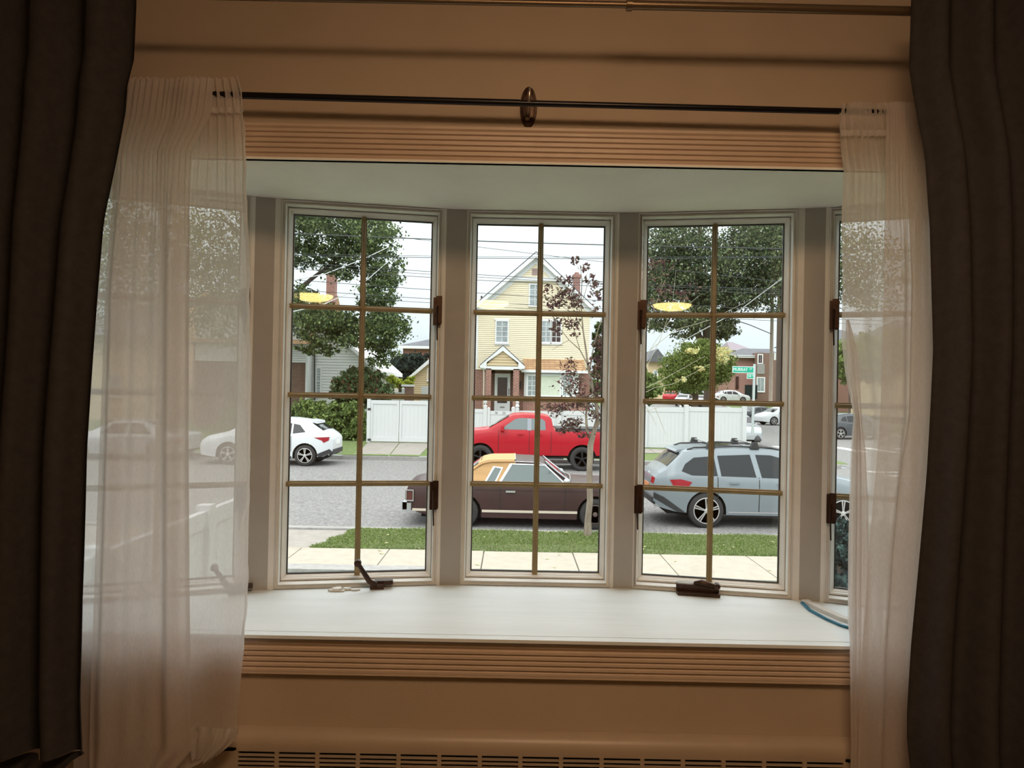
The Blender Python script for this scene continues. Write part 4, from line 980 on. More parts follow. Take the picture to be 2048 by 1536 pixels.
z_ = wz(1480, 702, 150); x0, x1 = wx(1455, 700, 150), wx(1505, 700, 150)
bpx('rear_wing', 1458, 1502, 702, 800, 150, 0, 8, siding_w)
obj('roof', MB().add([(x0, 148, z_), (x1, 148, z_), (x1, 160, z_), (x0, 160, z_), (x0 + 1, 154, wz(1480, 683, 152)), (x1 - 3, 154, wz(1480, 683, 152))], [(0, 1, 5, 4), (1, 2, 5), (2, 3, 4, 5), (3, 0, 4)]), mauve, t, world=True)
t = thing('row_house', (wx(1310, 770, 112), 112, .0), label='grey roofed tan house half hidden by trees behind the parked red car', cat='house')
bpx('wall', 1296, 1330, 722, 800, 112, 0, 8, siding_t); z_ = wz(1312, 724, 112); x0, x1 = wx(1292, 710, 112), wx(1334, 710, 112)
obj('roof', MB().add([(x0, 111, z_), (x1, 111, z_), (x1, 120, z_), (x0, 120, z_), ((x0 + x1) / 2, 111, z_ + 2), ((x0 + x1) / 2, 120, z_ + 2)], [(0, 1, 4), (2, 3, 5), (1, 2, 5, 4), (3, 0, 4, 5)]), shingle_g, t, world=True)
hwin(t, wx(1308, 750, 112), wx(1314, 750, 112), wz(1310, 762, 112), wz(1310, 742, 112), 112, 1, 2, hglass_m, .12)
# houses seen through the end casement towards the crossing
for (pa, pb, pt, Y, mt, lb) in ((1615, 1765, 668, 85, brick_r, 'long brick row house with a grey roof across the crossing'), (1790, 1960, 655, 70, siding_t, 'tan row house with a grey roof beyond the crossing side sheer')):
    t = thing('row_house', (wx((pa + pb) / 2, 760, Y), Y, -1.1), label=lb, cat='house')
    bpx('wall', pa, pb, pt + 18, 835, Y, 0, 9, mt); z_ = wz((pa + pb) / 2, pt + 20, Y); x0, x1 = wx(pa - 8, 700, Y), wx(pb + 8, 700, Y)
    obj('roof', MB().add([(x0, Y - .8, z_), (x1, Y - .8, z_), (x1, Y + 10, z_), (x0, Y + 10, z_), (x0 + 3, Y + 5, z_ + 2.1), (x1 - 3, Y + 5, z_ + 2.1)], [(0, 1, 5, 4), (1, 2, 5), (2, 3, 4, 5), (3, 0, 4)]), shingle_g, t, world=True)
    for q in range(3): hwin(t, wx(pa + 25 + q * 45, 730, Y), wx(pa + 45 + q * 45, 730, Y), wz(pa, 735, Y), wz(pa, 708, Y), Y, 2, 1, hglass_m, .12)
for (pa, pb, pt, Y, mt, lb) in ((130, 330, 640, 46, siding_t, 'tan clapboard house beyond the driveway side sheer curtain'), (385, 520, 655, 44, brick_r, 'brick house beyond the end casement on the driveway side')):
    t = thing('row_house', (wx((pa + pb) / 2, 760, Y), Y, -.94), label=lb, cat='house')
    bpx('wall', pa, pb, pt + 30, 855, Y, 0, 9, mt); z_ = wz((pa + pb) / 2, pt + 32, Y); x0, x1 = wx(pa - 10, 700, Y), wx(pb + 10, 700, Y)
    obj('roof', MB().add([(x0, Y - .8, z_), (x1, Y - .8, z_), (x1, Y + 10, z_), (x0, Y + 10, z_), (x0 + 2, Y + 5, z_ + 2.6), (x1 - 2, Y + 5, z_ + 2.6)], [(0, 1, 5, 4), (1, 2, 5), (2, 3, 4, 5), (3, 0, 4)]), shingle_g, t, world=True)
    for q in range(2): hwin(t, wx(pa + 30 + q * 60, 745, Y), wx(pa + 50 + q * 60, 745, Y), wz(pa + 50, 790, Y), wz(pa + 50, 750, Y), Y, 2, 2, hglass_m, .10)

# ================================================================== TREES
def tree(name, trunk, rad, blobs, n, size, lm, bm, label, cat='tree', branches=(), crown='crown', **k):
    base = trunk[0]; t = thing(name, tuple(base), label=label, cat=cat, **k)
    m = MB().tube(trunk, rad, 10); obj('trunk', m, bm, t, smooth=True, world=True)
    for bpts, br_ in branches: obj('branch', MB().tube(bpts, br_, 7), bm, t, smooth=True, world=True)
    C = blob_points(blobs, n)
    quads(crown, leaf_quads(C, size), lm, t, world=True, kind='stuff')
    return t
Y = 35
tb = P(552, 700, Y); base = Vector((tb.x, Y, -.94))
tree('oak_tree', [base, tb, P(556, 560, Y), P(565, 400, Y)], [.38, .33, .25, .12],
     [(560, 350, 200, 110, Y, 4, 2.0), (640, 440, 120, 60, Y, 3.5, 1.6), (745, 470, 60, 45, Y, 3, .7), (610, 505, 60, 32, Y, 2.5, .45), (765, 540, 42, 38, Y + 1, 2.5, .45), (700, 520, 55, 45, Y, 2, .45), (752, 590, 42, 30, Y, 2, .35),
      (640, 650, 62, 42, Y - 1, 2.5, .85), (720, 665, 62, 38, Y, 2.5, .7), (775, 650, 42, 38, Y + 1, 2.5, .6), (640, 698, 45, 16, Y - 1, 1.5, .16), (450, 560, 100, 150, Y, 4, 1.8), (300, 520, 120, 190, Y + 1, 4, 1.8), (150, 520, 130, 220, Y + 1, 4, 1.9), (760, 700, 30, 35, Y, 2, .25), (610, 600, 40, 30, Y, 2, .3)],
     74000, .096, lf_oak, barkd_m, 'large oak tree arching over the white house and driveway gate',
     branches=[([P(556, 620, Y), P(620, 560, Y), P(700, 500, Y)], [.16, .1, .04]), ([P(558, 640, Y), P(640, 640, Y - 1), P(720, 650, Y)], [.15, .09, .03]), ([P(556, 560, Y), P(500, 480, Y), P(420, 420, Y)], [.16, .1, .03])])
Y = 62
base = P(1418, 815, Y)
tree('maple_tree', [base, P(1420, 740, Y), P(1414, 660, Y), P(1400, 560, Y), P(1400, 400, Y)], [.50, .42, .38, .28, .12],
     [(1420, 300, 190, 110, Y, 6, 2), (1350, 470, 90, 60, Y, 5, 1.2), (1400, 540, 120, 65, Y, 5, 2.0), (1510, 500, 80, 70, Y, 5, 1.6), (1530, 580, 60, 50, Y, 4, .8), (1330, 580, 60, 50, Y, 4, .8), (1440, 600, 70, 36, Y, 4, .8),
      (1380, 645, 50, 32, Y - 2, 3, .5), (1452, 655, 28, 24, Y, 3, .3), (1310, 640, 30, 30, Y, 3, .22), (1660, 500, 90, 100, Y, 5, 1.2), (1740, 560, 70, 80, Y, 5, .8)],
     66000, .150, lf_oak2, barkd_m, 'broad dark maple tree filling the sky above the corner fence',
     branches=[([P(1412, 700, Y), P(1380, 640, Y), P(1330, 590, Y)], [.35, .22, .08]), ([P(1410, 680, Y), P(1450, 620, Y), P(1520, 570, Y)], [.35, .22, .08]), ([P(1408, 640, Y), P(1360, 560, Y), P(1320, 500, Y)], [.3, .2, .06])])
Y = 56
base = P(1390, 815, Y)
t = tree('flowering_tree', [base, P(1392, 760, Y), P(1394, 730, Y)], [.25, .2, .1],
     [(1395, 735, 55, 46, Y, 2.5, 2), (1350, 748, 30, 38, Y, 2, .7), (1440, 735, 24, 36, Y, 2, .7), (1400, 700, 40, 20, Y, 2, .5)],
     30000, .105, lf_gold, barkd_m, 'rounded green tree with pale yellow and orange blooms beside the far street')
quads('blooms', leaf_quads(blob_points([(1444, 712, 14, 18, Y - 2, 1, 1), (1385, 702, 12, 7, Y - 2, 1, .4), (1398, 738, 8, 6, Y - 2, 1, .3), (1360, 760, 8, 8, Y - 2, 1, .12)], 1300, .4, 12), .12, 1.2), lf_bloom, t, world=True, kind='stuff')
def bush(name, blobs, n, size, lm, label, cat, zb=None, crown='foliage', clump=.22):
    px, py, rx, ry, Y = blobs[0][:5]; c = P(px, py + ry, Y)
    t = thing(name, (c.x, Y, c.z if zb is None else zb), label=label, cat=cat)
    C = blob_points(blobs, n, clump, 60)
    if zb is not None: C = C[C[:, 2] > zb]
    quads(crown, leaf_quads(C, size, 1.5), lm, t, world=True, kind='stuff')
    obj('stem', MB().tube([(c.x, Y, (c.z if zb is None else zb)), P(px, py, Y)], .06, 6), barkd_m, t, world=True)
    return t
bush('hedge', [(655, 850, 75, 42, 33.2, .7, 2), (600, 850, 60, 48, 33.2, .7, 1.5), (640, 822, 60, 22, 33.4, .6, 1), (705, 840, 26, 38, 33.4, .6, 1), (715, 865, 18, 25, 33, .6, .5), (520, 850, 90, 50, 33.2, .7, 1.4)], 34000, .095, lf_hedge, 'dense green hedge behind the white car', 'hedge', zb=-.93)
bush('laurel_bush', [(722, 772, 50, 36, 36.5, 1.4, 2), (765, 790, 22, 22, 36.5, 1, .5), (690, 785, 30, 25, 36.5, 1, .5), (725, 800, 60, 20, 36.5, 1, .6)], 15000, .12, lf_bush, 'round glossy laurel bush between the white house and the double gate', 'bush', zb=-.93)
bush('dark_tree', [(822, 738, 34, 30, 56, 2.5, 2), (795, 740, 26, 26, 56, 2, .8), (845, 730, 22, 22, 56, 2, .5), (800, 770, 30, 26, 56, 2, .6)], 16000, .16, lf_dark, 'dark evergreen tree against the far brick building', 'tree', zb=-.93)
bush('lime_shrub', [(800, 767, 24, 10, 43.5, .8, 1), (783, 760, 9, 9, 43.5, .6, .4), (820, 760, 14, 8, 43.5, .6, .4)], 3000, .13, lf_yel, 'lime yellow shrub above the fence beside the tan garage', 'shrub', zb=-.93)
bush('yard_tree', [(1196, 690, 14, 50, 47, 2, 1), (1205, 740, 16, 40, 47, 2, 1), (1240, 700, 30, 60, 47, 2.5, 1)], 9000, .16, lf_oak, 'green tree at the side of the yellow house', 'tree', zb=-.93)
bush('corner_shrub', [(1292, 775, 30, 36, 40, 1.2, 1), (1270, 760, 28, 40, 40, 1.2, 1)], 7000, .12, lf_hedge, 'leafy green shrub rising behind the corner fence', 'shrub', zb=-.93)
bush('yew_bush', [(1692, 1130, 100, 85, 5.2, .55, 3), (1760, 1150, 120, 110, 5.2, .6, 3)], 16000, .028, lf_near, 'dark yew bush just outside the end casement facing the crossing', 'bush', zb=GZ - .02, clump=.10)
bush('garden_tree', [(1700, 725, 45, 45, 48, 2.5, 1), (1770, 710, 60, 60, 48, 3, 1)], 11000, .17, lf_gold, 'bright green tree over the dark parked car at the crossing', 'tree', zb=-1.1)
bush('far_treeline', [(1020, 775, 300, 18, 150, 5, 1), (1300, 770, 160, 30, 130, 5, 1), (1650, 770, 200, 28, 140, 5, 1), (600, 775, 300, 24, 130, 5, 1), (250, 770, 300, 40, 110, 5, 1)], 16000, .8, lf_oak, 'distant row of trees closing the horizon', 'trees')
# trunk beside the utility pole
t = thing('street_tree', tuple(P(1556, 815, 80)), label='thick brown tree trunk directly behind the utility pole with a pale notice on it', cat='tree')
obj('trunk', MB().tube([P(1562, 815, 80), P(1562, 700, 80), P(1564, 560, 80), P(1566, 440, 80)], [.62, .50, .45, .35], 12), barkd_m, t, smooth=True, world=True)
m = MB(); bxp(m, 1548, 1552, 706, 720, 79.3, .02, 0); obj('notice', m, signw_m, t, world=True)
quads('crown', leaf_quads(blob_points([(1580, 450, 90, 60, 80, 4, 1), (1600, 540, 70, 50, 80, 4, .6)], 9000), .26), lf_oak2, t, world=True, kind='stuff')
t = thing('utility_pole', tuple(P(1542, 812, 66)), label='slim wooden utility pole near the street sign carrying the overhead wires', cat='pole')
obj('shaft', MB().tube([P(1541, 812, 66), P(1544, 640, 66), P(1546, 380, 66)], [.17, .15, .12], 10), pole_m, t, smooth=True, world=True)
obj('cross_arm', MB().tube([P(1490, 455, 66), P(1602, 452, 66)], .09, 6), pole_m, t, world=True)
# plum tree on the lawn strip
Y = 13.75
t = thing('plum_tree', tuple(P(1176, 1070, Y)), label='slender young purple leaved plum tree standing on the lawn strip before the old sedan', cat='tree')
def pp(l): return [P(a, b, Y + (c if len(q) > 2 else 0)) for q in l for a, b, c in [(q + (0,))[:3]]]
obj('trunk', MB().tube(pp([(1175, 1074), (1176, 1040), (1180, 1000), (1179, 940), (1181, 890), (1187, 865)]), [.085, .062, .058, .056, .058, .05], 12), bark_m, t, smooth=True, world=True)
BR = [([(1187, 868), (1195, 840), (1193, 810), (1184, 770), (1176, 730)], .045, .022), ([(1183, 880), (1174, 862), (1172, 830), (1176, 800)], .032, .015), ([(1190, 858), (1204, 838), (1216, 815)], .03, .012),
      ([(1176, 735), (1172, 700), (1166, 660), (1162, 610), (1164, 560), (1160, 530)], .020, .004), ([(1176, 730), (1160, 700), (1138, 680), (1122, 660), (1112, 640)], .013, .003), ([(1178, 745), (1186, 700), (1196, 660), (1208, 620)], .014, .004),
      ([(1162, 610), (1172, 580), (1176, 560), (1188, 545)], .006, .003), ([(1160, 700), (1145, 650), (1134, 610), (1130, 580)], .008, .003), ([(1166, 660), (1150, 630), (1120, 610), (1095, 600)], .007, .003), ([(1184, 770), (1160, 750), (1140, 735), (1118, 745)], .009, .003),
      ([(1176, 800), (1150, 790), (1125, 770), (1108, 760)], .007, .003), ([(1196, 660), (1204, 640), (1222, 600)], .008, .003), ([(1174, 850), (1155, 840), (1140, 845), (1128, 860)], .007, .003), ([(1172, 830), (1150, 815), (1130, 815), (1112, 805)], .007, .003), ([(1138, 680), (1120, 690), (1104, 700)], .005, .003),
      ([(1160, 540), (1152, 528), (1148, 520)], .003, .002), ([(1164, 560), (1174, 548), (1182, 535)], .003, .002)]
for pts, r0, r1 in BR:
    q = pp(pts); n = len(q); obj('branch', MB().tube(q, [r0 + (r1 - r0) * i / (n - 1) for i in range(n)], 8), bark_m, t, smooth=True, world=True)
bl = [(1150, 522, 10, 6, 1.0), (1172, 535, 9, 7, .8), (1178, 560, 8, 12, .8), (1128, 560, 14, 8, 1.2), (1135, 585, 26, 14, 2.6), (1095, 578, 10, 8, .7), (1112, 605, 24, 14, 2.6), (1150, 606, 20, 16, 1.8), (1195, 565, 14, 14, 1.2), (1192, 590, 14, 12, 1.2), (1130, 640, 26, 16, 2), (1110, 660, 14, 10, .8),
      (1190, 625, 10, 12, .6), (1145, 660, 20, 14, 1.2), (1200, 690, 12, 36, 3.2), (1196, 740, 16, 28, 3.4), (1140, 735, 18, 18, 2.0), (1150, 770, 26, 20, 3.0), (1160, 805, 30, 18, 4.2), (1120, 820, 22, 16, 2.4), (1145, 845, 26, 14, 2.6), (1165, 865, 16, 10, 1.0), (1195, 790, 14, 20, 2.4), (1190, 830, 18, 16, 2.2), (1125, 862, 14, 8, 1.0), (1096, 810, 10, 8, .6), (1210, 720, 14, 50, 1.6)]
C = blob_points([(a, b, c, d, Y, .30, w_) for a, b, c, d, w_ in bl], 3000, .55, 8)
quads('crown', leaf_quads(C, .035, 2.1), lf_plum, t, world=True, kind='stuff')
# bare twigs of a neighbouring sapling crossing the view of the corner fence
t = thing('sapling', tuple(P(1262, 1060, 14.0)), label='thin leaning sapling with bare drooping twigs beside the silver estate car', cat='tree')
obj('trunk', MB().tube(pp([(1262, 1062), (1258, 960), (1260, 860), (1262, 780)]), [.028, .024, .02, .015], 8), bark_m, t, smooth=True, world=True)
for pts in ([(1262, 800), (1310, 775), (1345, 768), (1390, 745), (1425, 725)], [(1262, 790), (1320, 762), (1360, 740), (1410, 712)], [(1262, 835), (1300, 820), (1340, 808), (1380, 800)], [(1262, 780), (1290, 740), (1320, 680), (1345, 610), (1352, 540)], [(1262, 790), (1300, 700), (1340, 640), (1400, 590)],
            [(1290, 812), (1305, 835), (1312, 850)], [(1310, 815), (1322, 845), (1332, 870)], [(1262, 770), (1300, 640), (1330, 560)], [(1300, 700), (1350, 660), (1420, 640), (1500, 600)]):
    q = pp(pts); n = len(q); obj('twig', MB().tube(q, [.0065 - .004 * i / (n - 1) for i in range(n)], 6), twig_m, t, smooth=True, world=True)
C = blob_points([(1310, 540, 30, 40, Y, .3, 1), (1340, 590, 40, 30, Y, .3, 1), (1385, 580, 30, 20, Y, .3, .5), (1300, 610, 18, 20, Y, .3, .4)], 420, .35, 10)
quads('crown', leaf_quads(C, .03, 2.1), lf_plum, t, world=True, kind='stuff')

# ================================================================== WIRES
wires = [(459, 489, 30, .022, 0), (440, 556, 34, .012, 0), (503, 507, 30, .014, 0), (517, 572, 30, .012, 0), (523, 575, 30, .010, 0), (500, 505, 31, .010, 0), (530, 580, 30, .012, 0), (552, 612, 30, .012, 0), (572, 626, 30, .012, 0), (580, 634, 30, .010, 0)]
WL = ['thick topmost overhead wire', 'overhead wire slanting steeply down across the level wires', 'level overhead wire touching the gable peak of the yellow house', 'upper wire of the close pair across the gable vent', 'lower wire of the close pair across the gable vent',
      'second level overhead wire near the gable peak', 'thin wire crossing the gable band of the yellow house', 'third lowest wire crossing the attic window', 'second lowest wire above the eaves', 'lowest thin wire just above the eaves']
for i, (a, b, Y, r, _) in enumerate(wires):
    p, q = P(150, a - (b - a) * .458, Y + .0 + i * .12), P(2000, b + (b - a) * .455, Y + i * .12)
    mid = [p.lerp(q, k / 12) - Vector((0, 0, .25 * math.sin(PI * k / 12))) for k in range(13)]
    tag(obj('utility_wire', MB().tube(mid, r, 6), wire_m, smooth=True), WL[i], 'wire', 'overhead wires above the street')
for pts, lb in (([(560, 566, 30), (650, 548, 31), (727, 518, 32), (775, 495, 33)], 'upper pale service cable rising through the oak tree'), ([(560, 628, 30), (640, 612, 31), (700, 585, 32), (740, 555, 33), (785, 515, 34)], 'lower pale service cable curving up past the oak tree'),
                ([(1543, 668, 66), (1500, 650, 60), (1470, 640, 56)], 'short service cable running from the utility pole into the maple'), ([(1640, 500, 40), (1480, 620, 50), (1350, 690, 60)], 'pale cable slanting down through the maple tree')):
    tag(obj('service_cable', MB().tube([P(*q) for q in pts], .02 if pts[0][2] < 40 else .035, 6), wirew_m if pts[0][0] != 1543 else wire_m, smooth=True), lb, 'cable')

# ================================================================== STREET SIGN, HYDRANT
Y = 30.0
sb = P(1505, 868, Y); st_ = P(1509, 728, Y)
t = thing('street_sign', tuple(sb), label='green street name signs on a galvanised post at the corner', cat='street sign')
obj('sign_post', MB().tube([sb, st_], .055, 10), galv_m, t, smooth=True, world=True)
def plate(px0, px1, py0, py1, words_, nm):
    a, b = P(px0, (py0 + py1) / 2, Y), P(px1, (py0 + py1) / 2, Y); zc = (a.z + b.z) / 2; h = (py1 - py0) / FPX * Y / 2
    m = MB().box(a.x, b.x, Y - .055, Y - .045, zc - h, zc + h); p = obj(nm, m, signw_m, t, world=True)
    obj('green_field', MB().box(a.x + .02, b.x - .02, Y - .06, Y - .055, zc - h + .022, zc + h - .022), sign_m, p, world=True)
    for s_, fx, sz, dz, xs__ in words_:
        o_ = text(s_, (a.x + (b.x - a.x) * fx, Y - .062, zc + dz), sz, signw_m, p, 'lettering'); o_.matrix_basis = o_.matrix_basis @ Matrix.Diagonal((xs__, 1, 1, 1))
plate(1464, 1507, 733, 746, [('MURRAY', .37, .19, 0, .80), ('ST', .86, .11, .03, 1)], 'name_plate')
plate(1493, 1507, 747.5, 757.5, [('18', .34, .14, 0, .9), ('AV', .78, .075, .02, 1)], 'avenue_plate')
hb = P(1504, 868, 31.0)
t = thing('fire_hydrant', (hb.x + .25, 31.0, -.95), label='small dark fire hydrant beside the fence corner post', cat='fire hydrant')
obj('barrel', MB().lathe([(.17, 0), (.17, .05), (.11, .07), (.11, .45), (.15, .47), (.15, .52), (.10, .62), (.03, .70)], (0, 0, 0), 'Z', 16), plastic_m, t, smooth=True)
obj('cap', MB().lathe([(.06, -.2), (.06, .2)], (0, 0, .36), 'Y', 10), curb_m, t, smooth=True)

# ================================================================== CARS
def build_car(name, loc, face, sp, **k):
    """face +1: front towards +X. local x runs from rear (0) to front (L)."""
    L, Wd, belt, sill = sp['L'], sp['W'], sp['belt'], sp['sill']; top = sp['top']; tum = sp.get('tum', .42); wh = sp['wheels']; r = sp['r']
    bot = sp.get('bot', [(0, sill + .12), (.35, sill), (L - .35, sill), (L, sill + .08)])
    fx = lambda tab, x: float(np.interp(x, [p[0] for p in tab], [p[1] for p in tab]))
    zt = lambda x: fx(top, x); zbelt = lambda x: min(fx(belt, x), zt(x) - .035)
    ce, e = sp.get('ce', .16), sp.get('e', .5)
    def hw(x):
        d = min(x, L - x); tt = abs(x - L / 2) / (L / 2)
        return Wd / 2 * (1 - .025 * tt ** 2) - ce * max(0, 1 - d / e) ** 2.2
    ra = r + sp.get('gap', .055)
    def zbot(x):
        z = fx(bot, x)
        for xw in wh:
            if abs(x - xw) < ra: z = max(z, r + math.sqrt(ra * ra - (x - xw) ** 2) * 1.0 - .0)
        return z
    def wid(x, z):
        b = fx(belt, x); h = hw(x)
        if z <= b:
            u = min(1, max(0, (z - sill) / max(.05, b - sill)))
            return h * (1 - .04 * (1 - u) ** 2 - .035 * max(0, (u - .55) / .45) ** 2)
        return h * .965 - (z - b) * tum
    xs = set(np.round(np.linspace(0, L, 56), 4)) | {.015, .04, .08, .14, L - .015, L - .04, L - .08, L - .14} | {p[0] for p in top}
    for xw in wh:
        for a in np.linspace(0, PI, 17): xs.add(round(xw + ra * math.cos(a), 4))
        xs |= {xw - ra - .004, xw + ra + .004}
    xs = sorted(x for x in xs if 0 <= x <= L)
    cr = sp.get('crown', .035)
    def section(x):
        zb, zB, zT = zbot(x), zbelt(x), zt(x); zB = max(zB, zb + .03); zT = max(zT, zB + .02); pts = []
        rc = min(.07, (zT - zB) * .5)
        for u in (0, .12, .3, .5, .7, .88, 1): z = zb + (zB - zb) * u; pts.append((wid(x, z), z))
        for u in (.15, .4, .7, 1): z = zB + (zT - rc - zB) * u; pts.append((wid(x, z), z))
        wt = wid(x, zT - rc); pts += [(wt - rc * .35, zT - rc * .3), (wt - rc * 1.1, zT - .004), (wt * .6, zT + cr * .6), (wt * .3, zT + cr * .92), (0, zT + cr)]
        return pts
    secs = [section(x) for x in xs]; n = len(secs[0]); vs = []
    for x, sc in zip(xs, secs):
        vs += [(x, -y, z) for y, z in sc] + [(x, y, z) for y, z in reversed(sc[:-1])]
    N = 2 * n - 1; m = MB()
    body_f, und_f = [], []
    for i in range(len(xs) - 1):
        for q in range(N - 1): body_f.append((i * N + q, i * N + q + 1, (i + 1) * N + q + 1, (i + 1) * N + q))
        und_f.append((i * N, (i + 1) * N, (i + 1) * N + N - 1, i * N + N - 1))
    o = len(vs); ends = [tuple(range(N)), tuple(range((len(xs) - 1) * N + N - 1, (len(xs) - 1) * N - 1, -1))]
    m.add(vs, body_f, 0); base_v = m.v; m.f += und_f; m.mi += [1] * len(und_f); m.f += ends; m.mi += [0, 0]
    root = thing(name, loc, 0 if face > 0 else PI, **k)
    off = Vector((0, 0, 0))
    def part(nm, mm, mt, par=None, sm=False, **kk): return obj(nm, mm, mt, par or root, smooth=sm, **kk)
    shift = sp.get('x0', 0)
    # origin: rear end at local x = 0
    body = part('body', m, [sp['paint'], under_m], sm=30)
    for mod_side in (0,): pass
    def side_patch(nm, poly_, mt, o_=.006, both=True, par=None, rc=0, **kk):
        # refine the outline then fan through vertical slices so that the patch follows the curved side
        xs_ = sorted({p[0] for p in poly_} | set(np.linspace(min(p[0] for p in poly_), max(p[0] for p in poly_), 10)))
        rows = []
        for x in xs_:
            zs = []
            for i in range(len(poly_)):
                (xa, za), (xb, zb) = poly_[i], poly_[(i + 1) % len(poly_)]
                if abs(xa - xb) < 1e-6:
                    if abs(x - xa) < 1e-6: zs += [za, zb]
                elif min(xa, xb) - 1e-6 <= x <= max(xa, xb) + 1e-6: zs.append(za + (zb - za) * (x - xa) / (xb - xa))
            rows.append((x, min(zs), max(zs)))
        K = 5
        for sgn in ((-1, 1) if both else (-1,)):
            mm = MB(); vv = []
            for (x, a, b) in rows:
                for j in range(K + 1):
                    z = a + (b - a) * j / K; vv.append((x, sgn * (wid(x, z) + o_), z))
            ff = [(i * (K + 1) + j, (i + 1) * (K + 1) + j, (i + 1) * (K + 1) + j + 1, i * (K + 1) + j + 1) for i in range(len(rows) - 1) for j in range(K)]
            mm.add(vv, ff)
            part(nm, mm, mt, par, sm=40, **kk)
    def top_patch(nm, xa, xb, mt, f0=.9, o_=.008, K=8, **kk):
        vv = []; nx_ = 10
        for i in range(nx_ + 1):
            x = xa + (xb - xa) * i / nx_; zT = zt(x); zB = zbelt(x); rc = min(.07, (zT - zB) * .5); wt = wid(x, zT - rc)
            for j in range(K + 1):
                y = wt * f0 * (2 * j / K - 1); vv.append((x, y, zT + cr * (1 - min(1, abs(y) / wt) ** 2) * .98 + o_))
        mm = MB().add(vv, [(i * (K + 1) + j, i * (K + 1) + j + 1, (i + 1) * (K + 1) + j + 1, (i + 1) * (K + 1) + j) for i in range(nx_) for j in range(K)])
        return part(nm, mm, mt, sm=40, **kk)
    for pl in sp.get('side_windows', []): side_patch('side_window', pl, sp.get('glass', carglass_m))
    for xa, xb in sp.get('windshield', []): top_patch('windshield', xa, xb, sp.get('wglass', sp.get('glass', carglass_m)), sp.get('wsf', .94))
    for xa, xb in sp.get('rear_window', []): top_patch('rear_window', xa, xb, sp.get('glass', carglass_m), .82)
    for pl, mt, nm in sp.get('patches', []): side_patch(nm, pl, mt, .010)
    for x, za, zb in sp.get('seams', []): side_patch('door_seam', [(x - .008, za), (x + .008, za), (x + .008, zb), (x - .008, zb)], seam_m, .004)
    for x, z in sp.get('handles', []):
        for sg in (-1, 1): part('door_handle', MB().box(x - .10, x + .10, sg * (wid(x, z) + .03) - .012, sg * (wid(x, z) + .03) + .012, z - .018, z + .018).box(x - .08, x - .06, min(sg * wid(x, z), sg * (wid(x, z) + .03)), max(sg * wid(x, z), sg * (wid(x, z) + .03)), z - .01, z + .01), sp.get('handle_mat', sp['paint']))
    if 'mirror' in sp:
        x, z = sp['mirror']
        for sg in (-1, 1):
            y = sg * (wid(x, z) + .14); mm = MB(); mm.add([(x - .07, y - .11, z - .09), (x + .06, y - .09, z - .07), (x + .06, y + .09, z - .07), (x - .07, y + .11, z - .09), (x - .07, y - .11, z + .09), (x + .03, y - .09, z + .08), (x + .03, y + .09, z + .08), (x - .07, y + .11, z + .09)], [(0, 3, 2, 1), (4, 5, 6, 7), (0, 1, 5, 4), (1, 2, 6, 5), (2, 3, 7, 6), (3, 0, 4, 7)])
            part('side_mirror', mm, sp.get('mirror_mat', sp['paint']), sm=True); 
            part('mirror_stalk', MB().box(x - .03, x + .03, min(y, y - sg * .16), max(y, y - sg * .16), z - .08, z - .03), plastic_m)
    for xw in wh:
        for sg in (-1, 1):
            yo = sg * (hw(xw) - .03); tw = .21; yi = yo - sg * tw
            mm = MB(); rr = r; s2 = sg
            prof_ = [(rr * .66, 0), (rr * .70, .012), (rr * .90, .012), (rr * .97, -.004), (rr, -.03), (rr, -tw + .03), (rr * .95, -tw), (rr * .66, -tw)]
            mm.lathe([(a, s2 * b) for a, b in prof_], (xw, yo, r), 'Y', 36)
            w_ = part('wheel', mm, rubber_m, sm=True)
            rm = sp.get('rim', alloy_m); fr = sp.get('rimf', .68)
            ms = MB().lathe([(rr * fr, s2 * .010), (rr * fr, s2 * .016), (rr * fr - .02, s2 * .018), (rr * fr - .025, -s2 * .02)], (xw, yo, r), 'Y', 36)
            part('rim', ms, rm, w_, sm=True)
            ms = MB().lathe([(rr * fr - .02, -s2 * .0), (.02, -s2 * .0)], (xw, yo - s2 * -.013, r), 'Y', 24); part('brake_disc', MB().lathe([(rr * fr - .02, 0), (.01, 0)], (xw, yo + sg * .0135, r), 'Y', 24), blackalloy_m if sp.get('spokes', 5) else rm, w_)
            ns = sp.get('spokes', 5)
            for q in range(ns):
                a = 2 * PI * q / ns + .3; ca, sa = math.cos(a), math.sin(a); wv = sp.get('spw', .03)
                for dsp in ((-1, 1) if sp.get('double') else (0,)):
                    vv = []
                    for (rad_, hh) in ((.03, wv * .6), (rr * fr - .01, wv)):
                        for e_ in (-1, 1):
                            for yy in (.016, .026):
                                off_ = e_ * hh * .5 + dsp * (.008 + .02 * (rad_ > .1)); vv.append((xw + rad_ * ca - off_ * sa, yo + sg * yy, r + rad_ * sa + off_ * ca))
                    mm = MB().add(vv, [(0, 1, 3, 2), (4, 6, 7, 5), (0, 4, 5, 1), (2, 3, 7, 6), (0, 2, 6, 4), (1, 5, 7, 3)])
                    part('spoke', mm, rm, w_)
            part('hub_cap', MB().lathe([(.05, sg * .014), (.05, sg * .03), (.02, sg * .036)], (xw, yo, r), 'Y', 14), sp.get('hubm', rm), w_, sm=True)
    # underbody so that nothing shows through the arches
    mm = MB().box(.3, L - .3, -hw(L / 2) + .22, hw(L / 2) - .22, sill - .02, sill + .35)
    part('underbody', mm, under_m)
    return root, dict(wid=wid, hw=hw, part=part, side_patch=side_patch, zt=zt, L=L, top_patch=top_patch)
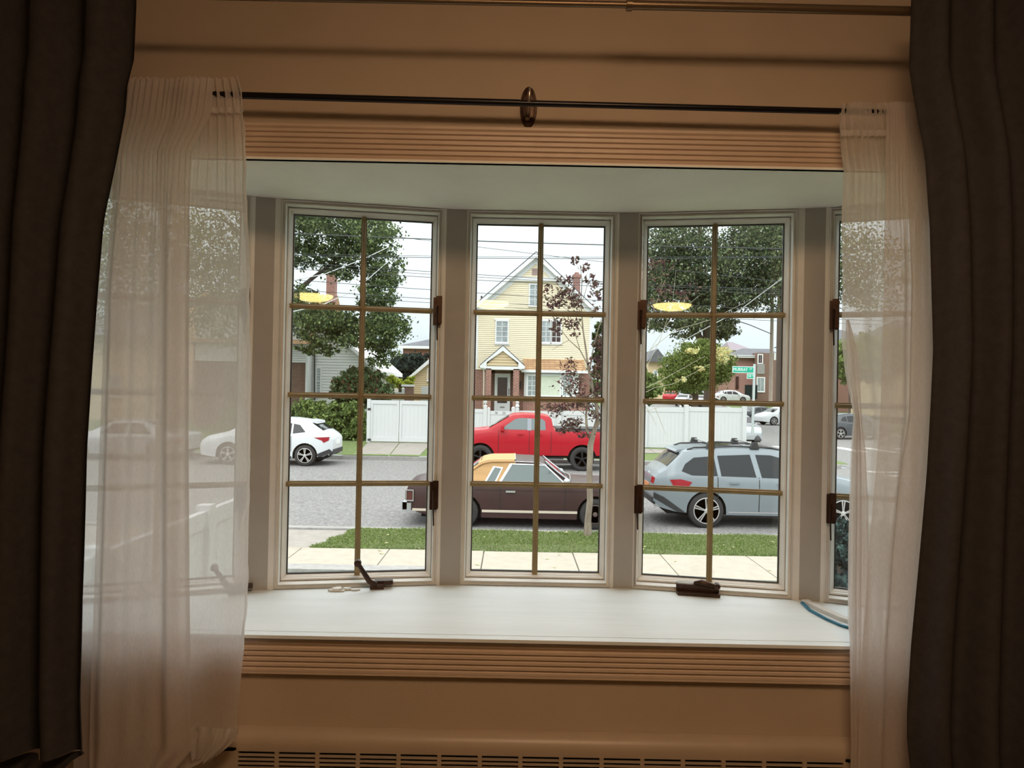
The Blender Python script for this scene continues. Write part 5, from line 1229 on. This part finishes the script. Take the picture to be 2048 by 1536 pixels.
def rbox(m, x0, x1, y0, y1, z0, z1, b=.02):
    pts = [(x0, y0), (x1, y0), (x1, y1), (x0, y1)]
    m.slab([(x0 + b, y0), (x1 - b, y0), (x1, y0 + b), (x1, y1 - b), (x1 - b, y1), (x0 + b, y1), (x0, y1 - b), (x0, y0 + b)], z0, z1); return m

# --- old brown sedan
Yn = 15.35; W_ = 1.86
loc = (gx(808, Yn) + .10, Yn + W_ / 2, SZ)
spec = dict(L=4.95, W=W_, sill=.20, r=.325, wheels=[1.20, 4.00], paint=p_brown, glass=carglass2_m, wglass=carglass2_m, tum=.30, ce=.06, e=.3, crown=.03,
    top=[(0, .80), (.04, .90), (.2, .94), (.95, .97), (1.10, 1.04), (1.55, 1.37), (1.75, 1.42), (2.3, 1.435), (2.75, 1.42), (2.92, 1.39), (3.45, .99), (3.6, .97), (4.4, .95), (4.85, .91), (4.95, .78)],
    belt=[(0, .86), (1, .90), (3.4, .90), (4.95, .84)], bot=[(0, .38), (.3, .28), (.75, .22), (4.4, .2), (4.95, .34)],
    side_windows=[[(1.66, .94), (1.84, .94), (2.00, 1.26), (1.86, 1.28)], [(1.98, .94), (3.38, .94), (2.95, 1.335), (2.22, 1.345)]],
    windshield=[(2.95, 3.44)], rear_window=[(1.12, 1.50)], gap=.06, wsf=1.0,
    patches=[([(.12, .33), (.85, .33), (.85, .385), (.12, .385)], cream_m, 'side_trim'), ([(1.60, .33), (3.62, .33), (3.62, .385), (1.60, .385)], cream_m, 'side_trim'), ([(4.38, .33), (4.85, .33), (4.85, .385), (4.38, .385)], cream_m, 'side_trim'),
             ([(.10, .80), (4.8, .80), (4.8, .808), (.10, .808)], seam_m, 'crease_line')],
    seams=[(1.98, .27, .92), (3.36, .27, .9)], handles=[(2.2, .78)], handle_mat=chrome_m, rim=hub_m, spokes=0, rimf=.62, hubm=hub_m)
root, c = build_car('sedan', loc, 1, spec, label='old brown two door sedan with a faded tan vinyl half roof', cat='car')
# vinyl half roof: follow the body surface
xs = np.linspace(1.14, 2.12, 16)
for sg in (-1, 1):
    vv = []
    for x in xs:
        zT = c['zt'](x)
        for j in range(8):
            z = .935 + (zT - .04 - .935) * j / 7; sh = .20 * (z - .93) / .5; xx = x + sh * (x - 1.14) / .98
            vv.append((xx, sg * (c['wid'](xx, min(z, c['zt'](xx) - .03)) + .004), z))
    c['part']('vinyl_roof', MB().add(vv, [(i * 8 + j, (i + 1) * 8 + j, (i + 1) * 8 + j + 1, i * 8 + j + 1) for i in range(15) for j in range(7)]), vinyl_roof, label='faded tan vinyl roof side', sm=40)
c['top_patch']('vinyl_roof', 1.50, 2.28, vinyl_roof, 1.0, .006, label='faded tan vinyl roof top')
for sg in (-1, 1):
    edge = lambda x_, o_: (x_, sg * (c['wid'](x_, c['zt'](x_) - .055) - .005 + o_), c['zt'](x_) - .030)
    c['part']('vinyl_roof_edge', MB().tube([edge(x_, 0) for x_ in np.linspace(1.34, 2.27, 12)], .032, 8), vinyl_roof, sm=True)
    c['part']('drip_rail', MB().tube([edge(x_, .012) for x_ in np.linspace(2.27, 2.93, 8)], .008, 6), chrome_m, sm=True)
wv_ = c['wid'](2.29, c['zt'](2.29) - .055) - .03
c['part']('vinyl_edge_trim', MB().tube([(2.29, y_, c['zt'](2.29) + .03 * (1 - min(1, abs(y_) / wv_) ** 2) + .008) for y_ in np.linspace(-wv_, wv_, 9)], .010, 6), cream_m, sm=True)
for pl in ([(1.62, .925), (1.66, .94), (1.86, 1.28), (1.82, 1.295)], [(1.82, 1.295), (1.86, 1.27), (2.0, 1.25), (2.03, 1.275)], [(1.84, .94), (1.87, .925), (2.03, 1.27), (2.00, 1.26)], [(1.92, .93), (1.98, .94), (2.22, 1.33), (2.17, 1.35)], [(2.17, 1.36), (2.22, 1.338), (2.95, 1.33), (2.96, 1.35)], [(2.94, 1.345), (2.93, 1.32), (3.36, .94), (3.40, .94)], [(1.60, .915), (1.60, .935), (3.3, .935), (3.3, .915)]):
    c['side_patch']('window_chrome', pl, chrome_m, .012)
for sg in (-1, 1):
    m = MB(); rbox(m, -.11, .10, sg * .93 - .10 if sg > 0 else -.93, .93 if sg > 0 else -.83, .33, .50)
    c['part']('bumper_corner', m, chrome_m)
    c['part']('tail_lamp', MB().box(-.03, .14, min(sg * .60, sg * .90), max(sg * .60, sg * .90), .56, .76), mat('brown_lens', (.10, .03, .025), .3))
    c['part']('tail_lamp_bezel', MB().frame(0, .17, .54, .78, [(0, 0), (0, .02), (.02, .02), (.02, 0)]).xf(Matrix.Translation((-.02, sg * .915 - .01, 0))), chrome_m)
c['part']('rear_bumper', rbox(MB(), -.10, .03, -.93, .93, .36, .50), chrome_m, sm=True)
c['part']('front_bumper', rbox(MB(), 4.92, 5.05, -.93, .93, .36, .50), chrome_m, sm=True)
c['part']('windshield_trim', MB().tube([(2.94, -.62, 1.41), (3.2, -.70, 1.20), (3.46, -.76, 1.01), (3.50, -.4, 1.03), (3.52, 0, 1.04), (3.50, .4, 1.03), (3.46, .76, 1.01), (3.2, .70, 1.20), (2.94, .62, 1.41)], .014, 6), chrome_m)
c['part']('side_mirror', MB().lathe([(.02, -.05), (.06, -.03), (.07, 0), (.05, .04), (.01, .06)], (3.38, -.98, 1.02), 'Y', 10), chrome_m, sm=True)
c['part']('side_mirror', MB().lathe([(.02, -.05), (.06, -.03), (.07, 0), (.05, .04), (.01, .06)], (3.38, .98, 1.02), 'Y', 10), chrome_m, sm=True)

# --- silver blue estate
Yn = 15.75; W_ = 2.0
loc = (gx(1418, Yn) - 1.12, Yn + W_ / 2, SZ)
spec = dict(L=4.95, W=W_, sill=.30, r=.385, wheels=[1.12, 4.09], paint=p_silver, tum=.36, ce=.20, e=.55, crown=.03, gap=.045,
    top=[(0, .92), (.03, 1.05), (.12, 1.17), (.26, 1.27), (.42, 1.43), (.60, 1.60), (.66, 1.66), (1.0, 1.71), (1.7, 1.745), (2.3, 1.74), (2.8, 1.70), (3.1, 1.62), (3.85, 1.20), (4.0, 1.16), (4.6, 1.03), (4.88, .88), (4.95, .72)],
    belt=[(0, 1.02), (.4, 1.14), (1.2, 1.12), (3.2, 1.07), (3.9, 1.05), (4.95, .8)], bot=[(0, .55), (.15, .42), (.5, .34), (1.5, .30), (4.4, .30), (4.95, .34)],
    side_windows=[[(.58, 1.23), (.80, 1.145), (1.36, 1.14), (1.30, 1.56), (.86, 1.52), (.66, 1.38)], [(1.44, 1.14), (2.20, 1.125), (2.10, 1.605), (1.38, 1.57)], [(2.32, 1.12), (3.42, 1.10), (3.30, 1.22), (2.86, 1.52), (2.55, 1.60), (2.22, 1.605)]],
    windshield=[(3.14, 3.82)], rear_window=[(.29, .58)],
    patches=[([(0.0, .62), (.50, .34), (.66, .34), (.20, .66), (.0, .74)], plastic_m, 'bumper_insert'), ([(1.60, .345), (3.6, .345), (3.6, .375), (1.6, .375)], chrome_m, 'sill_strip'),
             ([(.32, 1.04), (.55, 1.06), (.80, 1.0), (.72, .90), (.40, .90)], red_lens, 'tail_lamp')],
    seams=[(1.36, .62, 1.12), (2.26, .36, 1.12), (3.5, .36, 1.08)], handles=[(1.72, 1.0), (2.75, .98)], handle_mat=p_silver, mirror=(3.25, 1.14), mirror_mat=plastic_m, rim=alloy_m, spokes=5, double=True, spw=.028, rimf=.74)
root, c = build_car('estate_car', loc, 1, spec, label='silver blue estate car with roof bars parked behind the brown sedan', cat='car')
for x_ in (.38,):
    for sg in (-1, 1):
        c['part']('tail_lamp', MB().prism([(-.01, .93), (.16, .93), (.16, 1.06), (.02, 1.06)], min(sg * .45, sg * .76), max(sg * .45, sg * .76)), red_lens, label='red tail lamp on the hatch')
        c['part']('exhaust_tip', rbox(MB(), .04, .2, min(sg * .52, sg * .80), max(sg * .52, sg * .80), .42, .50), chrome_m)
        c['part']('roof_rail', MB().tube([(.75, sg * .66, 1.68), (.9, sg * .665, 1.73), (1.8, sg * .67, 1.775), (2.6, sg * .66, 1.755), (2.85, sg * .65, 1.70)], .02, 8), plastic_m, sm=True)
c['part']('licence_plate', MB().box(-.02, 0.0, -.26, .26, .72, .88), amber_m, label='orange and white licence plate')
c['part']('spoiler', MB().prism([(.52, 1.60), (.72, 1.66), (.72, 1.69), (.56, 1.665), (.50, 1.63)], -.56, .56), p_silver)
c['top_patch']('sunroof', 1.35, 2.75, carglass_m, .78, .006)
for x_ in (1.25, 2.22):
    b_ = c['part']('roof_bar', MB().tube([(x_, -.74, 1.83), (x_, -.3, 1.845), (x_, .3, 1.845), (x_, .74, 1.83)], .018, 8), chrome_m)
    for sg in (-1, 1): c['part']('bar_foot', MB().prism([(x_ - .10, 1.73), (x_ + .10, 1.73), (x_ + .05, 1.87), (x_ - .05, 1.87)], sg * .72 - .05, sg * .72 + .05), plastic_m, b_)
c['part']('rear_bumper', MB().prism([(-.03, .50), (.12, .42), (.12, .62), (-.035, .62)], -.72, .72), plastic_m)
c['part']('emblem', MB().lathe([(.035, 0), (.035, .01)], (0, 0, 0), 'Y', 14).xf(Matrix.Translation((.035, 0, 1.09)) @ Matrix.Rotation(-PI / 2, 4, 'Z')), signw_m)

# --- red pickup (front towards the driveway gate)
Yn = 25.2; W_ = 2.02
xr = gx(1167, Yn) + 1.20
loc = (xr, Yn + W_ / 2, road_z(Yn))
spec = dict(L=5.82, W=W_, sill=.45, r=.42, wheels=[1.20, 4.74], paint=p_red, tum=.28, ce=.10, e=.4, crown=.03, gap=.08, glass=carglass2_m, wglass=carglass2_m,
    top=[(0, 1.38), (.02, 1.42), (2.18, 1.42), (2.20, 1.44), (2.27, 1.76), (2.38, 1.88), (2.6, 1.93), (3.3, 1.95), (3.62, 1.92), (3.75, 1.86), (4.50, 1.42), (4.62, 1.40), (5.5, 1.30), (5.75, 1.18), (5.82, .9)],
    belt=[(0, 1.30), (2.2, 1.34), (4.4, 1.30), (5.82, 1.1)], bot=[(0, .62), (.4, .55), (1.8, .52), (4.2, .50), (5.3, .5), (5.82, .55)],
    side_windows=[[(2.48, 1.40), (2.98, 1.40), (2.98, 1.79), (2.62, 1.79), (2.50, 1.70)], [(3.12, 1.40), (4.02, 1.40), (3.84, 1.56), (3.55, 1.76), (3.40, 1.80), (3.12, 1.80)]],
    windshield=[(3.78, 4.46)], seams=[(2.29, .56, 1.36), (3.05, .54, 1.84), (4.12, .56, 1.38)],
    patches=[([(2.98, 1.38), (3.12, 1.38), (3.12, 1.80), (2.98, 1.79)], mat('pillar_grey', (.25, .27, .30), .35), 'door_pillar'), ([(1.75, .54), (4.15, .54), (4.15, .60), (1.75, .60)], p_red, 'rocker'), ([(.03, 1.38), (2.15, 1.38), (2.15, 1.43), (.03, 1.43)], plastic_m, 'bed_rail')],
    handles=[(2.72, 1.24), (3.36, 1.24)], mirror=(4.0, 1.44), mirror_mat=p_red, rim=blackalloy_m, spokes=5, spw=.07, rimf=.64)
root, c = build_car('pickup_truck', loc, -1, spec, label='bright red crew cab pickup truck parked before the yellow house', cat='truck')
c['part']('bed_cover', MB().box(.10, 2.12, -.86, .86, 1.43, 1.47), plastic_m); c['part']('rear_window', MB().add([(2.215, -.62, 1.50), (2.215, .62, 1.50), (2.285, .58, 1.80), (2.285, -.58, 1.80)], [(0, 1, 2, 3)]), carglass_m)
c['part']('rear_bumper', rbox(MB(), -.16, .02, -.95, .95, .58, .78), chrome_m); c['part']('front_bumper', rbox(MB(), 5.78, 5.92, -.95, .95, .58, .80), p_red)
for sg in (-1, 1):
    c['part']('tail_lamp', MB().box(-.01, .10, sg * .93 - .06, sg * .93 + .06, .95, 1.3), red_lens); c['part']('head_lamp', MB().box(5.45, 5.80, sg * .80 - .10, sg * .80 + .10, .98, 1.18), signw_m)
    c['part']('running_board', MB().box(1.85, 4.15, min(sg * .92, sg * 1.04), max(sg * .92, sg * 1.04), .40, .45), plastic_m)

# --- white crossover
Yn = 25.1; W_ = 1.86
loc = (gx(612, Yn) + .92, Yn + W_ / 2, road_z(Yn))
suv_top = [(0, .92), (.05, 1.02), (.18, 1.12), (.30, 1.20), (.78, 1.50), (.90, 1.56), (1.5, 1.63), (2.2, 1.645), (2.7, 1.60), (3.0, 1.50), (3.65, 1.14), (3.8, 1.10), (4.35, .98), (4.56, .84), (4.63, .68)]
spec = dict(L=4.63, W=W_, sill=.26, r=.37, wheels=[.92, 3.58], paint=p_white, tum=.42, ce=.20, e=.5, crown=.03, gap=.06, top=suv_top,
    belt=[(0, 1.02), (.5, 1.12), (1.2, 1.08), (2.8, 1.02), (3.6, 1.0), (4.63, .75)], bot=[(0, .50), (.3, .34), (1.4, .27), (4.1, .27), (4.63, .34)],
    side_windows=[[(.92, 1.18), (1.36, 1.12), (1.36, 1.46), (1.14, 1.42)], [(1.42, 1.11), (2.1, 1.09), (2.1, 1.52), (1.42, 1.47)], [(2.18, 1.09), (3.1, 1.06), (2.85, 1.30), (2.55, 1.48), (2.18, 1.52)]],
    windshield=[(3.04, 3.62)], rear_window=[(.34, .74)],
    patches=[([(.0, .50), (.35, .33), (.46, .33), (.52, .42), (.10, .60)], plastic_m, 'bumper_cladding'), ([(.10, 1.02), (.62, 1.00), (.34, .90), (.28, .82), (.12, .90)], red_lens, 'tail_lamp'), ([(1.38, .26), (3.1, .26), (3.1, .34), (1.38, .34)], plastic_m, 'sill_cladding')],
    seams=[(1.40, .5, 1.1), (2.14, .36, 1.08), (3.12, .36, 1.05)], handles=[(1.62, .95), (2.42, .93)], mirror=(2.95, 1.10), rim=alloy_m, spokes=5, double=True, spw=.03, rimf=.70)
root, c = build_car('crossover_car', loc, -1, spec, label='white crossover parked before the hedge with angular red tail lamps', cat='car')
c['part']('licence_plate', MB().box(-.02, 0, -.26, .26, .74, .88), signw_m); c['part']('spoiler', MB().prism([(.60, 1.46), (.95, 1.555), (.95, 1.60), (.62, 1.55)], -.56, .56), p_white)
c['part']('rear_bumper', MB().prism([(-.02, .42), (.12, .34), (.12, .58), (-.03, .58)], -.70, .70), plastic_m)
for sg in (-1, 1): c['part']('exhaust_tip', rbox(MB(), .0, .2, min(sg * .42, sg * .62), max(sg * .42, sg * .62), .36, .42), chrome_m); c['part']('tail_lamp', MB().prism([(.03, .92), (.14, .92), (.14, 1.03), (.06, 1.03)], min(sg * .40, sg * .72), max(sg * .40, sg * .72)), red_lens)

# --- more distant cars
def far_car(px, Yc, z, face, paint, label, yaw=0, kind_='suv', sc=1.0):
    if kind_ == 'suv': sp = dict(spec)
    else:
        sp = dict(L=4.7, W=1.82, sill=.2, r=.33, wheels=[.95, 3.7], tum=.42, ce=.18, e=.5, crown=.03, gap=.05, top=[(0, .85), (.06, .98), (.7, 1.03), (1.35, 1.38), (2.0, 1.44), (2.6, 1.41), (3.35, 1.02), (4.3, .88), (4.62, .72), (4.7, .6)],
            belt=[(0, .88), (2, .92), (4.7, .7)], bot=[(0, .4), (.3, .25), (4.3, .22), (4.7, .35)], side_windows=[[(1.15, .96), (1.95, .95), (1.95, 1.34), (1.5, 1.32)], [(2.03, .95), (3.0, .94), (2.55, 1.30), (2.03, 1.34)]],
            windshield=[(2.68, 3.3)], rear_window=[(.76, 1.3)], seams=[(1.99, .3, .92)], handles=[(1.75, .84)], spokes=5, spw=.035)
    sp['paint'] = paint; sp['patches'] = [([(.05, .80), (.3, .78), (.3, .66), (.05, .68)], red_lens, 'tail_lamp')]
    x = gx(px, Yc)
    r_, c_ = build_car('parked_car', (0, 0, 0), 1, sp, label=label, cat='car')
    ang = (0 if face > 0 else PI) + yaw
    r_.matrix_basis = Matrix.Translation((x, Yc, z)) @ Matrix.Rotation(ang, 4, 'Z') @ Matrix.Scale(sc, 4) @ Matrix.Translation((-sp['L'] / 2, 0, 0))
    return r_
far_car(1464, 100, side_z(100) + .05, 1, p_white, 'white crossover parked side on below the street sign', 0)
far_car(1344, 96, side_z(96), 1, p_red, 'small red car at the far end of the side street', 1.2)
far_car(1371, 92, side_z(92), 1, p_mid, 'grey car parked next to the far red car', 1.1, 'sedan')
far_car(1402, 90, side_z(90) + .05, -1, p_white, 'pale car with a dark rear window behind the corner fence', .9, 'sedan')
far_car(1468, 41, side_z(41), 1, p_mid, 'silver car nosing out past the end of the corner fence', -PI / 2 + .05, 'suv')
far_car(1562, 66, side_z(66), -1, p_white, 'white car parked on the far kerb of the side street', .25, 'suv')
far_car(1520, 72, side_z(72), 1, p_grey, 'black car parked beyond the fence corner behind the sign post', .3, 'sedan')
far_car(1706, 47, side_z(47), 1, p_grey, 'dark grey crossover parked across the crossing', .15, 'suv')
far_car(262, 26.6, road_z(26), -1, p_mid, 'silver car parked ahead of the white crossover beyond the sheer curtain', 0, 'sedan')
